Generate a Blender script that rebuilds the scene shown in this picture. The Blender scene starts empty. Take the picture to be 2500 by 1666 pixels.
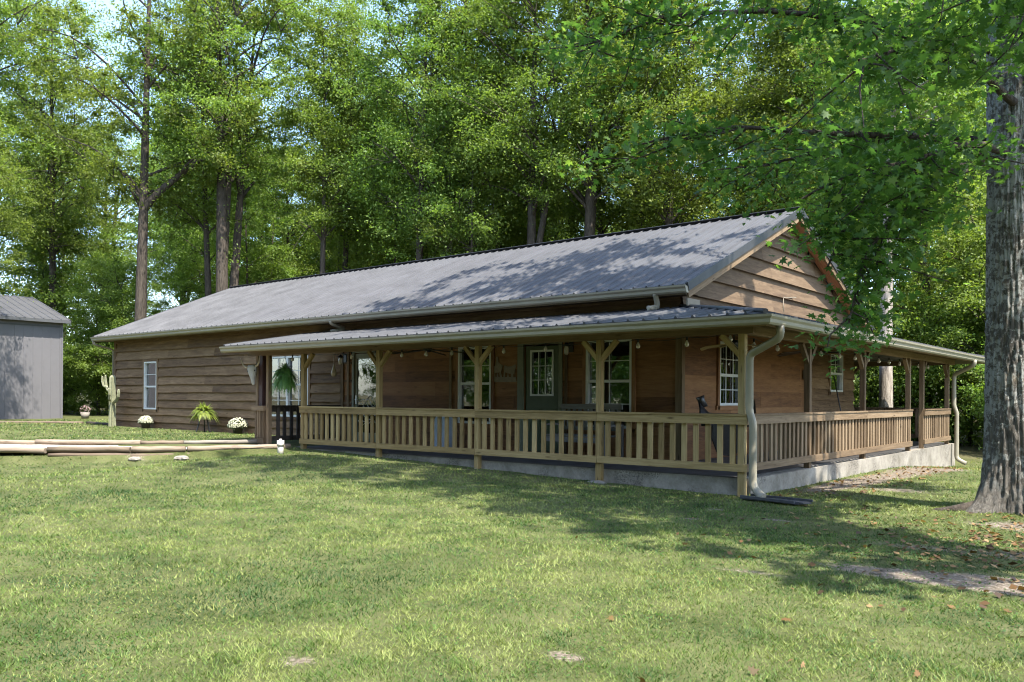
import bpy, math, random
import numpy as np
from mathutils import Vector, Matrix
random.seed(7)
sc = bpy.context.scene
C = sc.collection
R = math.radians
PI = math.pi

# ------------------------------------------------------------------ camera
cam_d = bpy.data.cameras.new('camera'); cam = bpy.data.objects.new('camera', cam_d); C.objects.link(cam)
CAM = Vector((5.689, -12.955, 1.639))
cam.matrix_world = Matrix.Translation(CAM) @ Matrix.Rotation(0.686, 4, 'Z') @ Matrix.Rotation(R(90), 4, 'X') @ Matrix.Rotation(0.006, 4, 'Z')
cam_d.sensor_width = 36.0; cam_d.lens = 29.44; cam_d.shift_y = 0.0548
cam_d.clip_start = 0.1; cam_d.clip_end = 3000
sc.camera = cam

# ------------------------------------------------------------------ sky and sun
SUN_DIR = Vector((0.44, -0.14, 0.86)).normalized()
el = math.asin(SUN_DIR.z); az = math.atan2(SUN_DIR.x, SUN_DIR.y)
w = bpy.data.worlds.new('World'); sc.world = w; w.use_nodes = True
nt = w.node_tree; nt.nodes.clear()
out = nt.nodes.new('ShaderNodeOutputWorld'); bg = nt.nodes.new('ShaderNodeBackground'); sky = nt.nodes.new('ShaderNodeTexSky')
sky.sky_type = 'NISHITA'; sky.sun_disc = False; sky.sun_elevation = el; sky.sun_rotation = az
sky.air_density = 1.0; sky.dust_density = 1.2; sky.ozone_density = 2.0
bg.inputs['Strength'].default_value = 0.14
nt.links.new(sky.outputs[0], bg.inputs[0]); nt.links.new(bg.outputs[0], out.inputs[0])
sun_d = bpy.data.lights.new('sun', 'SUN'); sun_d.energy = 3.2; sun_d.angle = R(0.53); sun_d.color = (1.0, 0.95, 0.86)
sun = bpy.data.objects.new('sun', sun_d); C.objects.link(sun)
sun.rotation_euler = (-SUN_DIR).to_track_quat('-Z', 'Y').to_euler(); sun.location = (20, -10, 40)
sc.view_settings.view_transform = 'Standard'; sc.view_settings.look = 'None'
sc.view_settings.exposure = 2.3; sc.view_settings.gamma = 1.0
sc.render.engine = 'CYCLES'
sc.cycles.max_bounces = 7; sc.cycles.diffuse_bounces = 4; sc.cycles.glossy_bounces = 3
sc.cycles.transmission_bounces = 5; sc.cycles.transparent_max_bounces = 8
sc.cycles.use_denoising = True; sc.cycles.filter_width = 1.1
sc.cycles.sample_clamp_indirect = 6.0

# ------------------------------------------------------------------ materials
def mat(name):
    m = bpy.data.materials.new(name); m.use_nodes = True
    n = m.node_tree; n.nodes.clear()
    o = n.nodes.new('ShaderNodeOutputMaterial'); p = n.nodes.new('ShaderNodeBsdfPrincipled')
    n.links.new(p.outputs[0], o.inputs[0])
    return m, n, p, o
def N(n, t, **k):
    x = n.nodes.new(t)
    for a, b in k.items():
        if a in x.inputs: x.inputs[a].default_value = b
        else: setattr(x, a, b)
    return x
def attr(n, name): return N(n, 'ShaderNodeAttribute', attribute_name=name)
def noise(n, vec, scale, detail=4, rough=.55, dist=0.0):
    x = n.nodes.new('ShaderNodeTexNoise'); x.inputs['Scale'].default_value = scale
    x.inputs['Detail'].default_value = detail; x.inputs['Roughness'].default_value = rough; x.inputs['Distortion'].default_value = dist
    if vec is not None: n.links.new(vec, x.inputs['Vector'])
    return x
def mapping(n, vec, scale, loc=(0, 0, 0)):
    x = n.nodes.new('ShaderNodeMapping'); x.inputs['Scale'].default_value = scale; x.inputs['Location'].default_value = loc
    n.links.new(vec, x.inputs['Vector']); return x.outputs[0]
def ramp(n, fac, stops):
    x = n.nodes.new('ShaderNodeValToRGB'); cr = x.color_ramp
    while len(cr.elements) < len(stops): cr.elements.new(0.5)
    for e, (p, c) in zip(cr.elements, stops):
        e.position = p; e.color = (c[0], c[1], c[2], 1) if not isinstance(c, (int, float)) else (c, c, c, 1)
    n.links.new(fac, x.inputs[0]); return x.outputs[0]
def mix(n, fac, a, b, mode='MIX'):
    x = n.nodes.new('ShaderNodeMix'); x.data_type = 'RGBA'; x.blend_type = mode
    for s, v in ((0, fac), (6, a), (7, b)):
        if hasattr(v, 'is_output') or isinstance(v, bpy.types.NodeSocket): n.links.new(v, x.inputs[s])
        elif isinstance(v, (int, float)) and s == 0: x.inputs[0].default_value = v
        else: x.inputs[s].default_value = (v[0], v[1], v[2], 1)
    return x.outputs[2]
def math_(n, op, a, b=0.0):
    x = n.nodes.new('ShaderNodeMath'); x.operation = op
    for i, v in enumerate((a, b)):
        if isinstance(v, bpy.types.NodeSocket): n.links.new(v, x.inputs[i])
        else: x.inputs[i].default_value = v
    return x.outputs[0]
def bump(n, p, h, strength, dist=0.01):
    b = n.nodes.new('ShaderNodeBump'); b.inputs['Strength'].default_value = strength; b.inputs['Distance'].default_value = dist
    n.links.new(h, b.inputs['Height']); n.links.new(b.outputs[0], p.inputs['Normal']); return b
def plain(name, col, rough=.5, metal=0.0, spec=.5, var=.12, scale=6.0):
    m, n, p, o = mat(name)
    g = N(n, 'ShaderNodeNewGeometry')
    f = noise(n, g.outputs['Position'], scale, 5, .65)
    c = mix(n, ramp(n, f.outputs[0], [(.3, 0), (.7, 1)]), [x * (1 - var) for x in col], [min(1, x * (1 + var)) for x in col])
    n.links.new(c, p.inputs['Base Color'])
    p.inputs['Roughness'].default_value = rough; p.inputs['Metallic'].default_value = metal
    p.inputs['Specular IOR Level'].default_value = spec
    return m
def wood(name, dark, mid, light, grain=22.0, rough=.75, knots=.8, spread=1.0):
    m, n, p, o = mat(name)
    gc = attr(n, 'gc').outputs['Vector']; ti = attr(n, 'tint').outputs['Fac']
    g1 = noise(n, mapping(n, gc, (1.3, grain, grain)), 1.0, 6, .6, .35)
    g2 = noise(n, mapping(n, gc, (4.5, grain * 4, grain * 4)), 1.0, 3, .5)
    bl = noise(n, mapping(n, gc, (.9, 2.2, 2.2)), 1.0, 4, .6)
    f = math_(n, 'ADD', math_(n, 'MULTIPLY', g1.outputs[0], .55), math_(n, 'MULTIPLY', bl.outputs[0], .25))
    f = math_(n, 'ADD', f, math_(n, 'MULTIPLY', ti, .30 * spread))
    f = math_(n, 'ADD', f, math_(n, 'MULTIPLY', math_(n, 'SUBTRACT', g2.outputs[0], .5), .30))
    c = ramp(n, f, [(.33, dark), (.55, mid), (.80, light)])
    v = N(n, 'ShaderNodeTexVoronoi', feature='F1'); v.inputs['Scale'].default_value = 1.0
    n.links.new(mapping(n, gc, (1.7, 7, 7)), v.inputs['Vector'])
    k = ramp(n, v.outputs['Distance'], [(.05, knots), (.16, 0)])
    c = mix(n, k, c, [x * .45 for x in dark])
    n.links.new(c, p.inputs['Base Color']); p.inputs['Roughness'].default_value = rough
    p.inputs['Specular IOR Level'].default_value = .25
    bump(n, p, g2.outputs[0], .5, .004)
    return m

M = {}
M['siding'] = wood('weathered_siding_wood', (.085, .048, .025), (.188, .116, .060), (.31, .208, .118), 14, .8, .6, .6)
M['siding_gable'] = wood('gable_siding_wood', (.070, .045, .027), (.130, .088, .053), (.20, .145, .092), 14, .8, .35, .5)  # gable boards' own brown, darker than the other siding
M['porchwall'] = wood('stained_porch_boards', (.095, .040, .017), (.20, .092, .036), (.30, .155, .068), 9, .6, .5)
M['pine'] = wood('treated_pine', (.13, .085, .031), (.245, .172, .070), (.38, .285, .135), 26, .75, .9)
M['pine_old'] = wood('aged_porch_pine', (.080, .052, .028), (.155, .105, .060), (.25, .18, .11), 24, .8, .8)
M['dark_wood'] = wood('dark_and_shaded_wood', (.018, .014, .012), (.035, .028, .024), (.07, .055, .045), 22, .7, .3)  # real dark wood; on the left end railing it paints in shade
M['greywood'] = wood('silvered_wood', (.09, .08, .065), (.17, .15, .125), (.27, .245, .21), 20, .85, .6)
M['cedar'] = wood('cedar_soffit', (.22, .085, .035), (.36, .155, .07), (.50, .25, .13), 18, .6, .3)
M['timber'] = wood('landscape_timber', (.085, .062, .043), (.165, .128, .092), (.27, .22, .165), 14, .9, .5)
M['bench'] = wood('grey_bench_wood', (.07, .065, .06), (.13, .12, .11), (.21, .20, .18), 20, .8, .3)
M['gutter'] = plain('taupe_gutter', (.25, .225, .165), .38, 0, .5, .10, 3)
M['fascia'] = plain('tan_fascia', (.20, .17, .125), .6, 0, .4, .12, 3)
M['trimgreen'] = plain('sage_trim', (.16, .17, .12), .6)
M['door'] = plain('green_door_paint', (.065, .085, .048), .45, 0, .4, .10)
M['white'] = plain('white_vinyl', (.58, .59, .57), .4, 0, .5, .05)
M['curtain'] = plain('lace_curtain', (.62, .64, .65), .9, 0, .2, .15, 25)
M['blind'] = plain('window_blind', (.55, .60, .66), .6, 0, .3, .05)
M['black'] = plain('black_metal', (.015, .015, .016), .45, 0, .5, .2)
M['steel'] = plain('galvanised_bucket', (.55, .56, .57), .35, .6, .5, .2)
M['pvc'] = plain('white_pvc', (.48, .45, .41), .4, 0, .5, .06)
M['bone'] = plain('bleached_bone', (.38, .365, .33), .7, 0, .3, .12, 30)
M['horn'] = plain('pale_horn', (.42, .36, .26), .4, 0, .5, .3, 12)
M['leather'] = plain('black_leather', (.022, .018, .017), .38, 0, .6, .3, 20)
M['plastic'] = plain('dark_plastic', (.05, .05, .055), .5, 0, .5, .3, 10)
M['orange'] = plain('orange_cloth', (.62, .24, .05), .7, 0, .3, .3, 14)
M['basket'] = plain('grey_basket', (.13, .115, .10), .8, 0, .3, .4, 40)
M['mumflower'] = plain('cream_flowers', (.38, .38, .27), .8, 0, .2, .15, 60)
M['terra'] = plain('dark_pot', (.03, .025, .022), .5)
M['stone'] = plain('fieldstone', (.20, .18, .15), .9, 0, .3, .25, 12)
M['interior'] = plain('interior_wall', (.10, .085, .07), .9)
M['artmetal'] = plain('brown_art_metal', (.20, .155, .105), .5, 0, .4, .2, 10)
M['fanblade'] = wood('fan_blade_wood', (.03, .022, .016), (.05, .038, .028), (.09, .07, .05), 20, .5, 0)
M['fanpale'] = wood('pale_fan_blade', (.34, .24, .12), (.45, .33, .17), (.55, .42, .24), 20, .5, 0)

def metal_roof(name, col, rough=.42, metal=.35, dirt=.35):
    m, n, p, o = mat(name)
    g = N(n, 'ShaderNodeNewGeometry')
    a = noise(n, g.outputs['Position'], 1.2, 6, .65)
    b = noise(n, mapping(n, g.outputs['Position'], (9, .8, .8)), 1.0, 4, .6)
    f = math_(n, 'ADD', math_(n, 'MULTIPLY', a.outputs[0], .6), math_(n, 'MULTIPLY', b.outputs[0], .4))
    c = ramp(n, f, [(.35, [x * (1 - dirt) for x in col]), (.62, col)])
    sp = noise(n, g.outputs['Position'], 14, 3, .7)
    c = mix(n, ramp(n, sp.outputs[0], [(.70, 0), (.76, .7)]), c, (.06, .055, .05))
    n.links.new(c, p.inputs['Base Color']); p.inputs['Roughness'].default_value = rough; p.inputs['Metallic'].default_value = metal
    n.links.new(ramp(n, a.outputs[0], [(.3, rough + .15), (.7, rough - .05)]), p.inputs['Roughness'])
    return m
M['roof'] = metal_roof('ribbed_metal_roof', (.066, .066, .070), .62, .05)
M['rooftrim'] = metal_roof('dark_roof_trim', (.055, .056, .060), .4, .3)
M['shedwall'] = metal_roof('shed_metal_siding', (.135, .130, .135), .5, .1, .10)
M['shedtrim'] = metal_roof('shed_dark_trim', (.075, .077, .08), .5, .1, .1)

def concrete():
    m, n, p, o = mat('stained_concrete')
    g = N(n, 'ShaderNodeNewGeometry'); P = g.outputs['Position']
    a = noise(n, P, 1.6, 6, .7, .3); b = noise(n, P, 22, 5, .7)
    f = math_(n, 'ADD', math_(n, 'MULTIPLY', a.outputs[0], .75), math_(n, 'MULTIPLY', b.outputs[0], .25))
    c = ramp(n, f, [(.32, (.09, .078, .056)), (.5, (.205, .182, .145)), (.68, (.32, .29, .24))])
    hc = noise(n, P, 1.1, 2, .5); pit = noise(n, P, 38, 3, .6)
    k = math_(n, 'MULTIPLY', ramp(n, hc.outputs[0], [(.56, 0), (.62, 1)]), ramp(n, pit.outputs[0], [(.50, 0), (.56, 1)]))
    c = mix(n, math_(n, 'MULTIPLY', k, .8), c, (.06, .05, .04))
    n.links.new(c, p.inputs['Base Color']); p.inputs['Roughness'].default_value = .9
    bump(n, p, b.outputs[0], .6, .01)
    return m
M['concrete'] = concrete()
M['floor'] = plain('dark_porch_floor', (.085, .082, .08), .7, 0, .3, .3, 3)

def glass():
    m, n, p, o = mat('window_glass')
    n.nodes.remove(p)
    t = N(n, 'ShaderNodeBsdfTransparent'); t.inputs[0].default_value = (.72, .76, .76, 1)
    g = N(n, 'ShaderNodeBsdfGlossy'); g.inputs['Roughness'].default_value = .015; g.inputs['Color'].default_value = (.95, .97, 1, 1)
    geo = N(n, 'ShaderNodeNewGeometry')
    nz = noise(n, geo.outputs['Position'], 1.6, 2, .5)
    b = N(n, 'ShaderNodeBump'); b.inputs['Strength'].default_value = .05; b.inputs['Distance'].default_value = .08
    n.links.new(nz.outputs[0], b.inputs['Height']); n.links.new(b.outputs[0], g.inputs['Normal'])
    f = N(n, 'ShaderNodeFresnel'); f.inputs['IOR'].default_value = 1.6
    fac = math_(n, 'MINIMUM', math_(n, 'ADD', math_(n, 'MULTIPLY', f.outputs[0], 1.4), .10), 1.0)
    mx = N(n, 'ShaderNodeMixShader'); n.links.new(fac, mx.inputs[0]); n.links.new(t.outputs[0], mx.inputs[1]); n.links.new(g.outputs[0], mx.inputs[2])
    n.links.new(mx.outputs[0], o.inputs[0])
    return m
M['glass'] = glass()
def bulbglass():
    m, n, p, o = mat('clear_bulb')
    p.inputs['Base Color'].default_value = (.85, .80, .72, 1); p.inputs['Roughness'].default_value = .08
    p.inputs['Transmission Weight'].default_value = .55; p.inputs['IOR'].default_value = 1.3
    return m
M['bulb'] = bulbglass()

def leafmat(name, dark, mid, light, trans=.38, rnd=.5, rough=.5, huev=.045):
    m, n, p, o = mat(name)
    ti = attr(n, 'tint').outputs['Fac']
    oi = N(n, 'ShaderNodeObjectInfo')
    f = math_(n, 'ADD', math_(n, 'MULTIPLY', ti, 1 - rnd * .5), math_(n, 'MULTIPLY', math_(n, 'SUBTRACT', oi.outputs['Random'], .25), rnd * .5))
    c = ramp(n, f, [(.0, dark), (.5, mid), (1.0, light)])
    hs = N(n, 'ShaderNodeHueSaturation'); n.links.new(c, hs.inputs['Color'])
    n.links.new(math_(n, 'ADD', math_(n, 'MULTIPLY', oi.outputs['Random'], huev), .5 - huev * .5), hs.inputs['Hue'])
    c = hs.outputs[0]
    n.links.new(c, p.inputs['Base Color']); p.inputs['Roughness'].default_value = rough; p.inputs['Specular IOR Level'].default_value = .35
    t = N(n, 'ShaderNodeBsdfTranslucent')
    n.links.new(mix(n, 1.0, c, (1.25, 1.3, .6), 'MULTIPLY'), t.inputs['Color'])
    mx = N(n, 'ShaderNodeMixShader'); mx.inputs[0].default_value = trans
    n.links.new(p.outputs[0], mx.inputs[1]); n.links.new(t.outputs[0], mx.inputs[2]); n.links.new(mx.outputs[0], o.inputs[0])
    return m
M['leaf'] = leafmat('forest_leaves', (.065, .110, .024), (.165, .235, .045), (.31, .37, .095), .55)
M['leaf_near'] = leafmat('star_leaves', (.042, .082, .024), (.095, .165, .040), (.19, .25, .06), .60, .0)
M['fern'] = leafmat('fern_fronds', (.07, .13, .02), (.15, .23, .035), (.28, .34, .07), .35, .0)
M['fern2'] = leafmat('hanging_fern_fronds', (.05, .11, .03), (.12, .22, .05), (.24, .34, .09), .35, .0)
M['grass'] = leafmat('lawn_blades', (.024, .060, .010), (.080, .132, .020), (.215, .24, .07), .25, .0, .6)
M['mumleaf'] = leafmat('mum_leaves', (.03, .06, .02), (.06, .10, .03), (.1, .14, .05), .3, .0)
M['litter'] = leafmat('dry_leaves', (.040, .024, .010), (.12, .065, .022), (.25, .165, .07), .2, .0)
M['cactus'] = plain('painted_cactus_metal', (.19, .195, .12), .5, 0, .4, .25, 14)

def bark(name, dark, light, lichen=0.0, scale=1.0):
    m, n, p, o = mat(name)
    tc = N(n, 'ShaderNodeTexCoord')
    v = mapping(n, tc.outputs['Object'], (6 * scale, 6 * scale, 1.1 * scale))
    a = noise(n, v, 2.2, 8, .7, .6)
    c = ramp(n, a.outputs[0], [(.36, dark), (.62, light)])
    if lichen:
        wv = noise(n, tc.outputs['Object'], 5, 4, .6)
        sc_ = mix(n, .10, mapping(n, tc.outputs['Object'], (1, 1, 1)), wv.outputs['Color'], 'ADD')
        vc = N(n, 'ShaderNodeTexVoronoi', feature='DISTANCE_TO_EDGE'); vc.inputs['Scale'].default_value = 1.0
        n.links.new(mapping(n, sc_, (17, 17, 3.4)), vc.inputs['Vector'])
        c = mix(n, ramp(n, vc.outputs['Distance'], [(.02, .85), (.11, 0)]), c, (.018, .015, .012))
    if lichen:
        b = noise(n, tc.outputs['Object'], 11, 6, .75, .4); bb = noise(n, tc.outputs['Object'], 1.1, 4, .6)
        th = math_(n, 'ADD', math_(n, 'MULTIPLY', b.outputs[0], .65), math_(n, 'MULTIPLY', bb.outputs[0], .35))
        sz_ = N(n, 'ShaderNodeSeparateXYZ'); n.links.new(tc.outputs['Object'], sz_.inputs[0])
        c = mix(n, math_(n, 'MULTIPLY', ramp(n, th, [(.49, 0), (.525, lichen)]), ramp(n, sz_.outputs[2], [(.25, .1), (.8, 1)])), c, (.40, .41, .375))
        b2 = noise(n, mapping(n, tc.outputs['Object'], (1, 1, .6), (4, 4, 9)), 2.5, 4, .6)
        c = mix(n, ramp(n, b2.outputs[0], [(.60, 0), (.70, .45)]), c, (.16, .11, .045))
    oi = N(n, 'ShaderNodeObjectInfo')
    c = mix(n, math_(n, 'MULTIPLY', oi.outputs['Random'], .35), c, [x * 1.4 for x in light])
    n.links.new(c, p.inputs['Base Color']); p.inputs['Roughness'].default_value = .95; p.inputs['Specular IOR Level'].default_value = .15
    bump(n, p, a.outputs[0], .9, .06)
    return m
M['bark'] = bark('forest_bark', (.022, .018, .014), (.085, .070, .056))
M['bark_pale'] = bark('pale_bark', (.14, .115, .095), (.36, .32, .27))
M['bark_big'] = bark('furrowed_lichen_bark', (.028, .024, .020), (.15, .135, .115), .85, 1.6)

def groundmat():
    m, n, p, o = mat('lawn_ground')
    g = N(n, 'ShaderNodeNewGeometry'); P = g.outputs['Position']
    a = noise(n, P, 1.3, 5, .6); b = noise(n, P, 24, 6, .75); d = noise(n, P, 90, 3, .7)
    gr = ramp(n, b.outputs[0], [(.32, (.018, .026, .008)), (.5, (.045, .058, .018)), (.68, (.10, .095, .038))])
    gr = mix(n, ramp(n, a.outputs[0], [(.35, 0), (.7, .5)]), gr, (.155, .155, .07))
    ds = ramp(n, b.outputs[0], [(.34, (.065, .050, .036)), (.52, (.15, .122, .092)), (.66, (.29, .25, .20))])
    dirt = attr(n, 'dirt').outputs['Fac']
    c = mix(n, ramp(n, math_(n, 'ADD', dirt, math_(n, 'MULTIPLY', math_(n, 'SUBTRACT', b.outputs[0], .5), .9)), [(.42, 0), (.62, 1)]), gr, ds)
    fo = attr(n, 'forest').outputs['Fac']
    lf = ramp(n, d.outputs[0], [(.35, (.035, .032, .016)), (.55, (.10, .085, .045)), (.7, (.18, .14, .08))])
    c = mix(n, math_(n, 'MULTIPLY', fo, .75), c, lf)
    n.links.new(c, p.inputs['Base Color']); p.inputs['Roughness'].default_value = 1.0; p.inputs['Specular IOR Level'].default_value = .1
    bump(n, p, b.outputs[0], .7, .04)
    return m
M['ground'] = groundmat()
def gravel():
    m, n, p, o = mat('path_gravel')
    g = N(n, 'ShaderNodeNewGeometry'); P = g.outputs['Position']
    v = N(n, 'ShaderNodeTexVoronoi'); v.inputs['Scale'].default_value = 28; n.links.new(P, v.inputs['Vector'])
    s = N(n, 'ShaderNodeSeparateColor'); n.links.new(v.outputs['Color'], s.inputs[0])
    c = ramp(n, s.outputs[0], [(0, (.14, .095, .07)), (.35, (.34, .27, .22)), (1, (.55, .48, .41))])
    n.links.new(c, p.inputs['Base Color']); p.inputs['Roughness'].default_value = .95
    bump(n, p, v.outputs['Distance'], .8, .02)
    return m
M['gravel'] = gravel()

# ------------------------------------------------------------------ mesh helpers
class MB:
    def __init__(s): s.v = []; s.f = []; s.gc = []; s.t = []; s.sm = []; s.seed = random.random() * 50
    def add(s, verts, faces, gc=None, tint=None, smooth=False):
        b = len(s.v); s.v += [tuple(x) for x in verts]
        s.f += [tuple(b + i for i in f) for f in faces]; s.sm += [smooth] * len(faces)
        if gc is None: gc = verts
        s.gc += [tuple(x) for x in gc]
        if tint is None: tint = random.random()
        s.t += [tint] * len(verts) if isinstance(tint, float) else list(tint)
    def box(s, a, b, tint=None):
        lo = [min(x, y) for x, y in zip(a, b)]; hi = [max(x, y) for x, y in zip(a, b)]
        V = [(x, y, z) for x in (lo[0], hi[0]) for y in (lo[1], hi[1]) for z in (lo[2], hi[2])]
        F = [(0, 1, 3, 2), (4, 6, 7, 5), (0, 4, 5, 1), (2, 3, 7, 6), (0, 2, 6, 4), (1, 5, 7, 3)]
        d = [hi[i] - lo[i] for i in range(3)]; o = sorted(range(3), key=lambda i: -d[i])
        r = [random.random() * 40 for _ in range(3)]
        s.add(V, F, [tuple(v[o[i]] - lo[o[i]] + r[i] for i in range(3)) for v in V], tint)
    def bar(s, p0, p1, w, h, up=(0, 0, 1), tint=None):
        p0 = Vector(p0); p1 = Vector(p1); d = p1 - p0; L = d.length; d = d / L; up = Vector(up)
        sd = d.cross(up); sd = sd.normalized() if sd.length > 1e-5 else d.orthogonal().normalized(); u = sd.cross(d).normalized()
        V = []; G = []; r = [random.random() * 40 for _ in range(3)]
        for t in (0, L):
            for a in (-w / 2, w / 2):
                for b in (-h / 2, h / 2):
                    V.append(p0 + d * t + sd * a + u * b); G.append((t + r[0], a + r[1], b + r[2]))
        s.add(V, [(0, 1, 3, 2), (4, 6, 7, 5), (0, 4, 5, 1), (2, 3, 7, 6), (0, 2, 6, 4), (1, 5, 7, 3)], G, tint)
    def tube(s, pts, rad, n=8, caps=True, tint=None, flat=1.0):
        pts = [Vector(p) for p in pts]; rad = rad if hasattr(rad, '__len__') else [rad] * len(pts)
        V = []; G = []; prev = None; L = 0; r = [random.random() * 40 for _ in range(3)]
        for i, p in enumerate(pts):
            d = (pts[min(i + 1, len(pts) - 1)] - pts[max(i - 1, 0)]).normalized()
            if prev is None: a = d.orthogonal().normalized() if abs(d.z) < .99 else Vector((1, 0, 0))
            else: a = (prev - d * prev.dot(d)).normalized()
            prev = a; b = d.cross(a)
            if i: L += (p - pts[i - 1]).length
            for k in range(n):
                t = 2 * PI * k / n
                V.append(p + (a * math.cos(t) + b * math.sin(t) * flat) * rad[i]); G.append((L + r[0], k / n * .5 + r[1], r[2]))
        F = []
        for i in range(len(pts) - 1):
            for k in range(n):
                k2 = (k + 1) % n; F.append((i * n + k, i * n + k2, (i + 1) * n + k2, (i + 1) * n + k))
        s.add(V, F, G, tint, True)
        if caps:
            b = len(s.v) - len(V)
            s.f.append(tuple(b + k for k in range(n - 1, -1, -1))); s.f.append(tuple(b + (len(pts) - 1) * n + k for k in range(n))); s.sm += [False, False]
    def lathe(s, prof, c, n=20, tint=None, axis='z'):
        V = []; F = []
        for r_, z in prof:
            for k in range(n):
                t = 2 * PI * k / n; V.append((c[0] + r_ * math.cos(t), c[1] + r_ * math.sin(t), c[2] + z))
        for i in range(len(prof) - 1):
            for k in range(n):
                k2 = (k + 1) % n; F.append((i * n + k, i * n + k2, (i + 1) * n + k2, (i + 1) * n + k))
        s.add(V, F, None, tint, True)
    def extr(s, poly, mp, t0, t1, tint=None):
        n = len(poly); V = [mp(a, b, t0) for a, b in poly] + [mp(a, b, t1) for a, b in poly]
        F = [tuple(range(n)), tuple(range(2 * n - 1, n - 1, -1))] + [(i, n + i, n + (i + 1) % n, (i + 1) % n) for i in range(n)]
        s.add(V, F, None, tint)
    def obj(s, name, m, parent=None, loc=None):
        me = bpy.data.meshes.new(name); me.from_pydata([Vector(v) - Vector(loc) for v in s.v] if loc is not None else s.v, [], s.f)
        a = me.attributes.new('gc', 'FLOAT_VECTOR', 'POINT'); a.data.foreach_set('vector', np.array(s.gc, dtype=np.float32).ravel())
        a = me.attributes.new('tint', 'FLOAT', 'POINT'); a.data.foreach_set('value', np.array(s.t, dtype=np.float32))
        me.polygons.foreach_set('use_smooth', s.sm)
        me.materials.append(M[m] if isinstance(m, str) else m); me.validate(); me.update()
        o = bpy.data.objects.new(name, me); C.objects.link(o)
        if parent is not None: o.parent = parent
        if loc is not None: o.location = loc
        return o
def npmesh(name, V, F, tint, m, k, parent=None, loc=None):
    """V (n,3) float, F (m,k) int -> mesh object"""
    me = bpy.data.meshes.new(name); V = np.asarray(V, dtype=np.float32); F = np.asarray(F, dtype=np.int32)
    me.vertices.add(len(V)); me.vertices.foreach_set('co', V.ravel())
    me.loops.add(F.size); me.loops.foreach_set('vertex_index', F.ravel())
    me.polygons.add(len(F)); me.polygons.foreach_set('loop_start', np.arange(len(F), dtype=np.int32) * k)
    a = me.attributes.new('tint', 'FLOAT', 'POINT'); a.data.foreach_set('value', np.asarray(tint, dtype=np.float32))
    me.materials.append(M[m]); me.update(calc_edges=True)
    o = bpy.data.objects.new(name, me); C.objects.link(o)
    if parent is not None: o.parent = parent
    if loc is not None: o.location = loc
    return o
def thing(name, label, cat, loc=(0, 0, 0), group=None, rz=0.0):
    o = bpy.data.objects.new(name, None); o.empty_display_size = .2; C.objects.link(o); o.location = loc; o.rotation_euler = (0, 0, rz)
    o['label'] = label; o['category'] = cat
    if group: o['group'] = group
    return o
def tag(o, label, cat, group=None):
    o['label'] = label; o['category'] = cat
    if group: o['group'] = group
    return o

# value noise in numpy (shared by the ground, dirt patches and grass)
_rs = np.random.RandomState(3); _G = _rs.rand(256, 256)
def vn(x, y, s):
    x = np.asarray(x) * s + 1000.3; y = np.asarray(y) * s + 1000.7
    xi = np.floor(x).astype(int); yi = np.floor(y).astype(int); fx = x - xi; fy = y - yi
    fx = fx * fx * (3 - 2 * fx); fy = fy * fy * (3 - 2 * fy)
    g = lambda a, b: _G[a % 256, b % 256]
    return (g(xi, yi) * (1 - fx) + g(xi + 1, yi) * fx) * (1 - fy) + (g(xi, yi + 1) * (1 - fx) + g(xi + 1, yi + 1) * fx) * fy
def fbm(x, y, s): return (vn(x, y, s) + .5 * vn(x, y, s * 2.1) + .25 * vn(x, y, s * 4.3)) / 1.75
def ss(a, b, x): t = np.clip((np.asarray(x, dtype=float) - a) / (b - a), 0, 1); return t * t * (3 - 2 * t)
def gz(X, Y):
    X = np.asarray(X, dtype=float); Y = np.asarray(Y, dtype=float); u = -X
    z = np.clip(.026 * u, 0, .42) * (.45 + .55 * ss(-6, -1.5, Y))
    z = z - .16 * ss(10.5, 12.5, u) * ss(-.05, .5, np.interp(u, [11.9, 12.35, 12.92, 13.62, 15.0, 18.6, 30], [-.15, -1.35, -2.42, -3.42, -4.72, -7.15, -12]) - Y)
    z = z - .36 * ss(8, 15, Y) * ss(-6, 0, X)
    z = z + .04 * (fbm(X, Y, .35) - .5) + .028 * (fbm(X, Y, 1.4) - .5)
    z = z + .10 * np.exp(-((X - 3.75) ** 2 + (Y - .8) ** 2) / 1.1)
    return z
def dirtf(X, Y):
    d = np.zeros_like(np.asarray(X, dtype=float))
    def blob(cx, cy, rx, ry, k, ang=0.0):
        c, s = math.cos(ang), math.sin(ang); dx = X - cx; dy = Y - cy
        return k * np.exp(-(((dx * c + dy * s) / rx) ** 2 + ((-dx * s + dy * c) / ry) ** 2))
    for a in [(4.5, -.6, 1.1, .6, .75), (5.0, -2.8, 1.2, .7, .9), (4.6, -4.4, 1.3, .45, .9), (3.4, -4.6, .7, .25, .65), (2.6, -8.65, .20, .13, .95), (1.4, -9.8, .18, .14, .8),
              (.45, 3.5, .35, 2.2, .95), (.8, 8.0, .7, 3.2, .9), (1.6, 3.0, .9, .5, .6), (3.1, -2.9, 1.0, .3, .55), (1.3, -1.9, .35, .14, .8), (.4, -2.6, .2, .1, .7), (.2, -1.5, .25, .12, .7), (2.4, -5.4, .5, .16, .6), (5.3, -6.0, .8, .3, .6),
              (-6, -.25, 6.5, .22, .42), (-13.4, -3.4, .6, .25, .7)]:
        d = d + blob(*a)
    n = fbm(X, Y, 1.1)
    d = d * (.55 + .9 * n) + np.clip(n - .64, 0, 1) * 1.0 * ss(-9, -2, X) * .9
    return np.clip(d, 0, 1)
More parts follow.
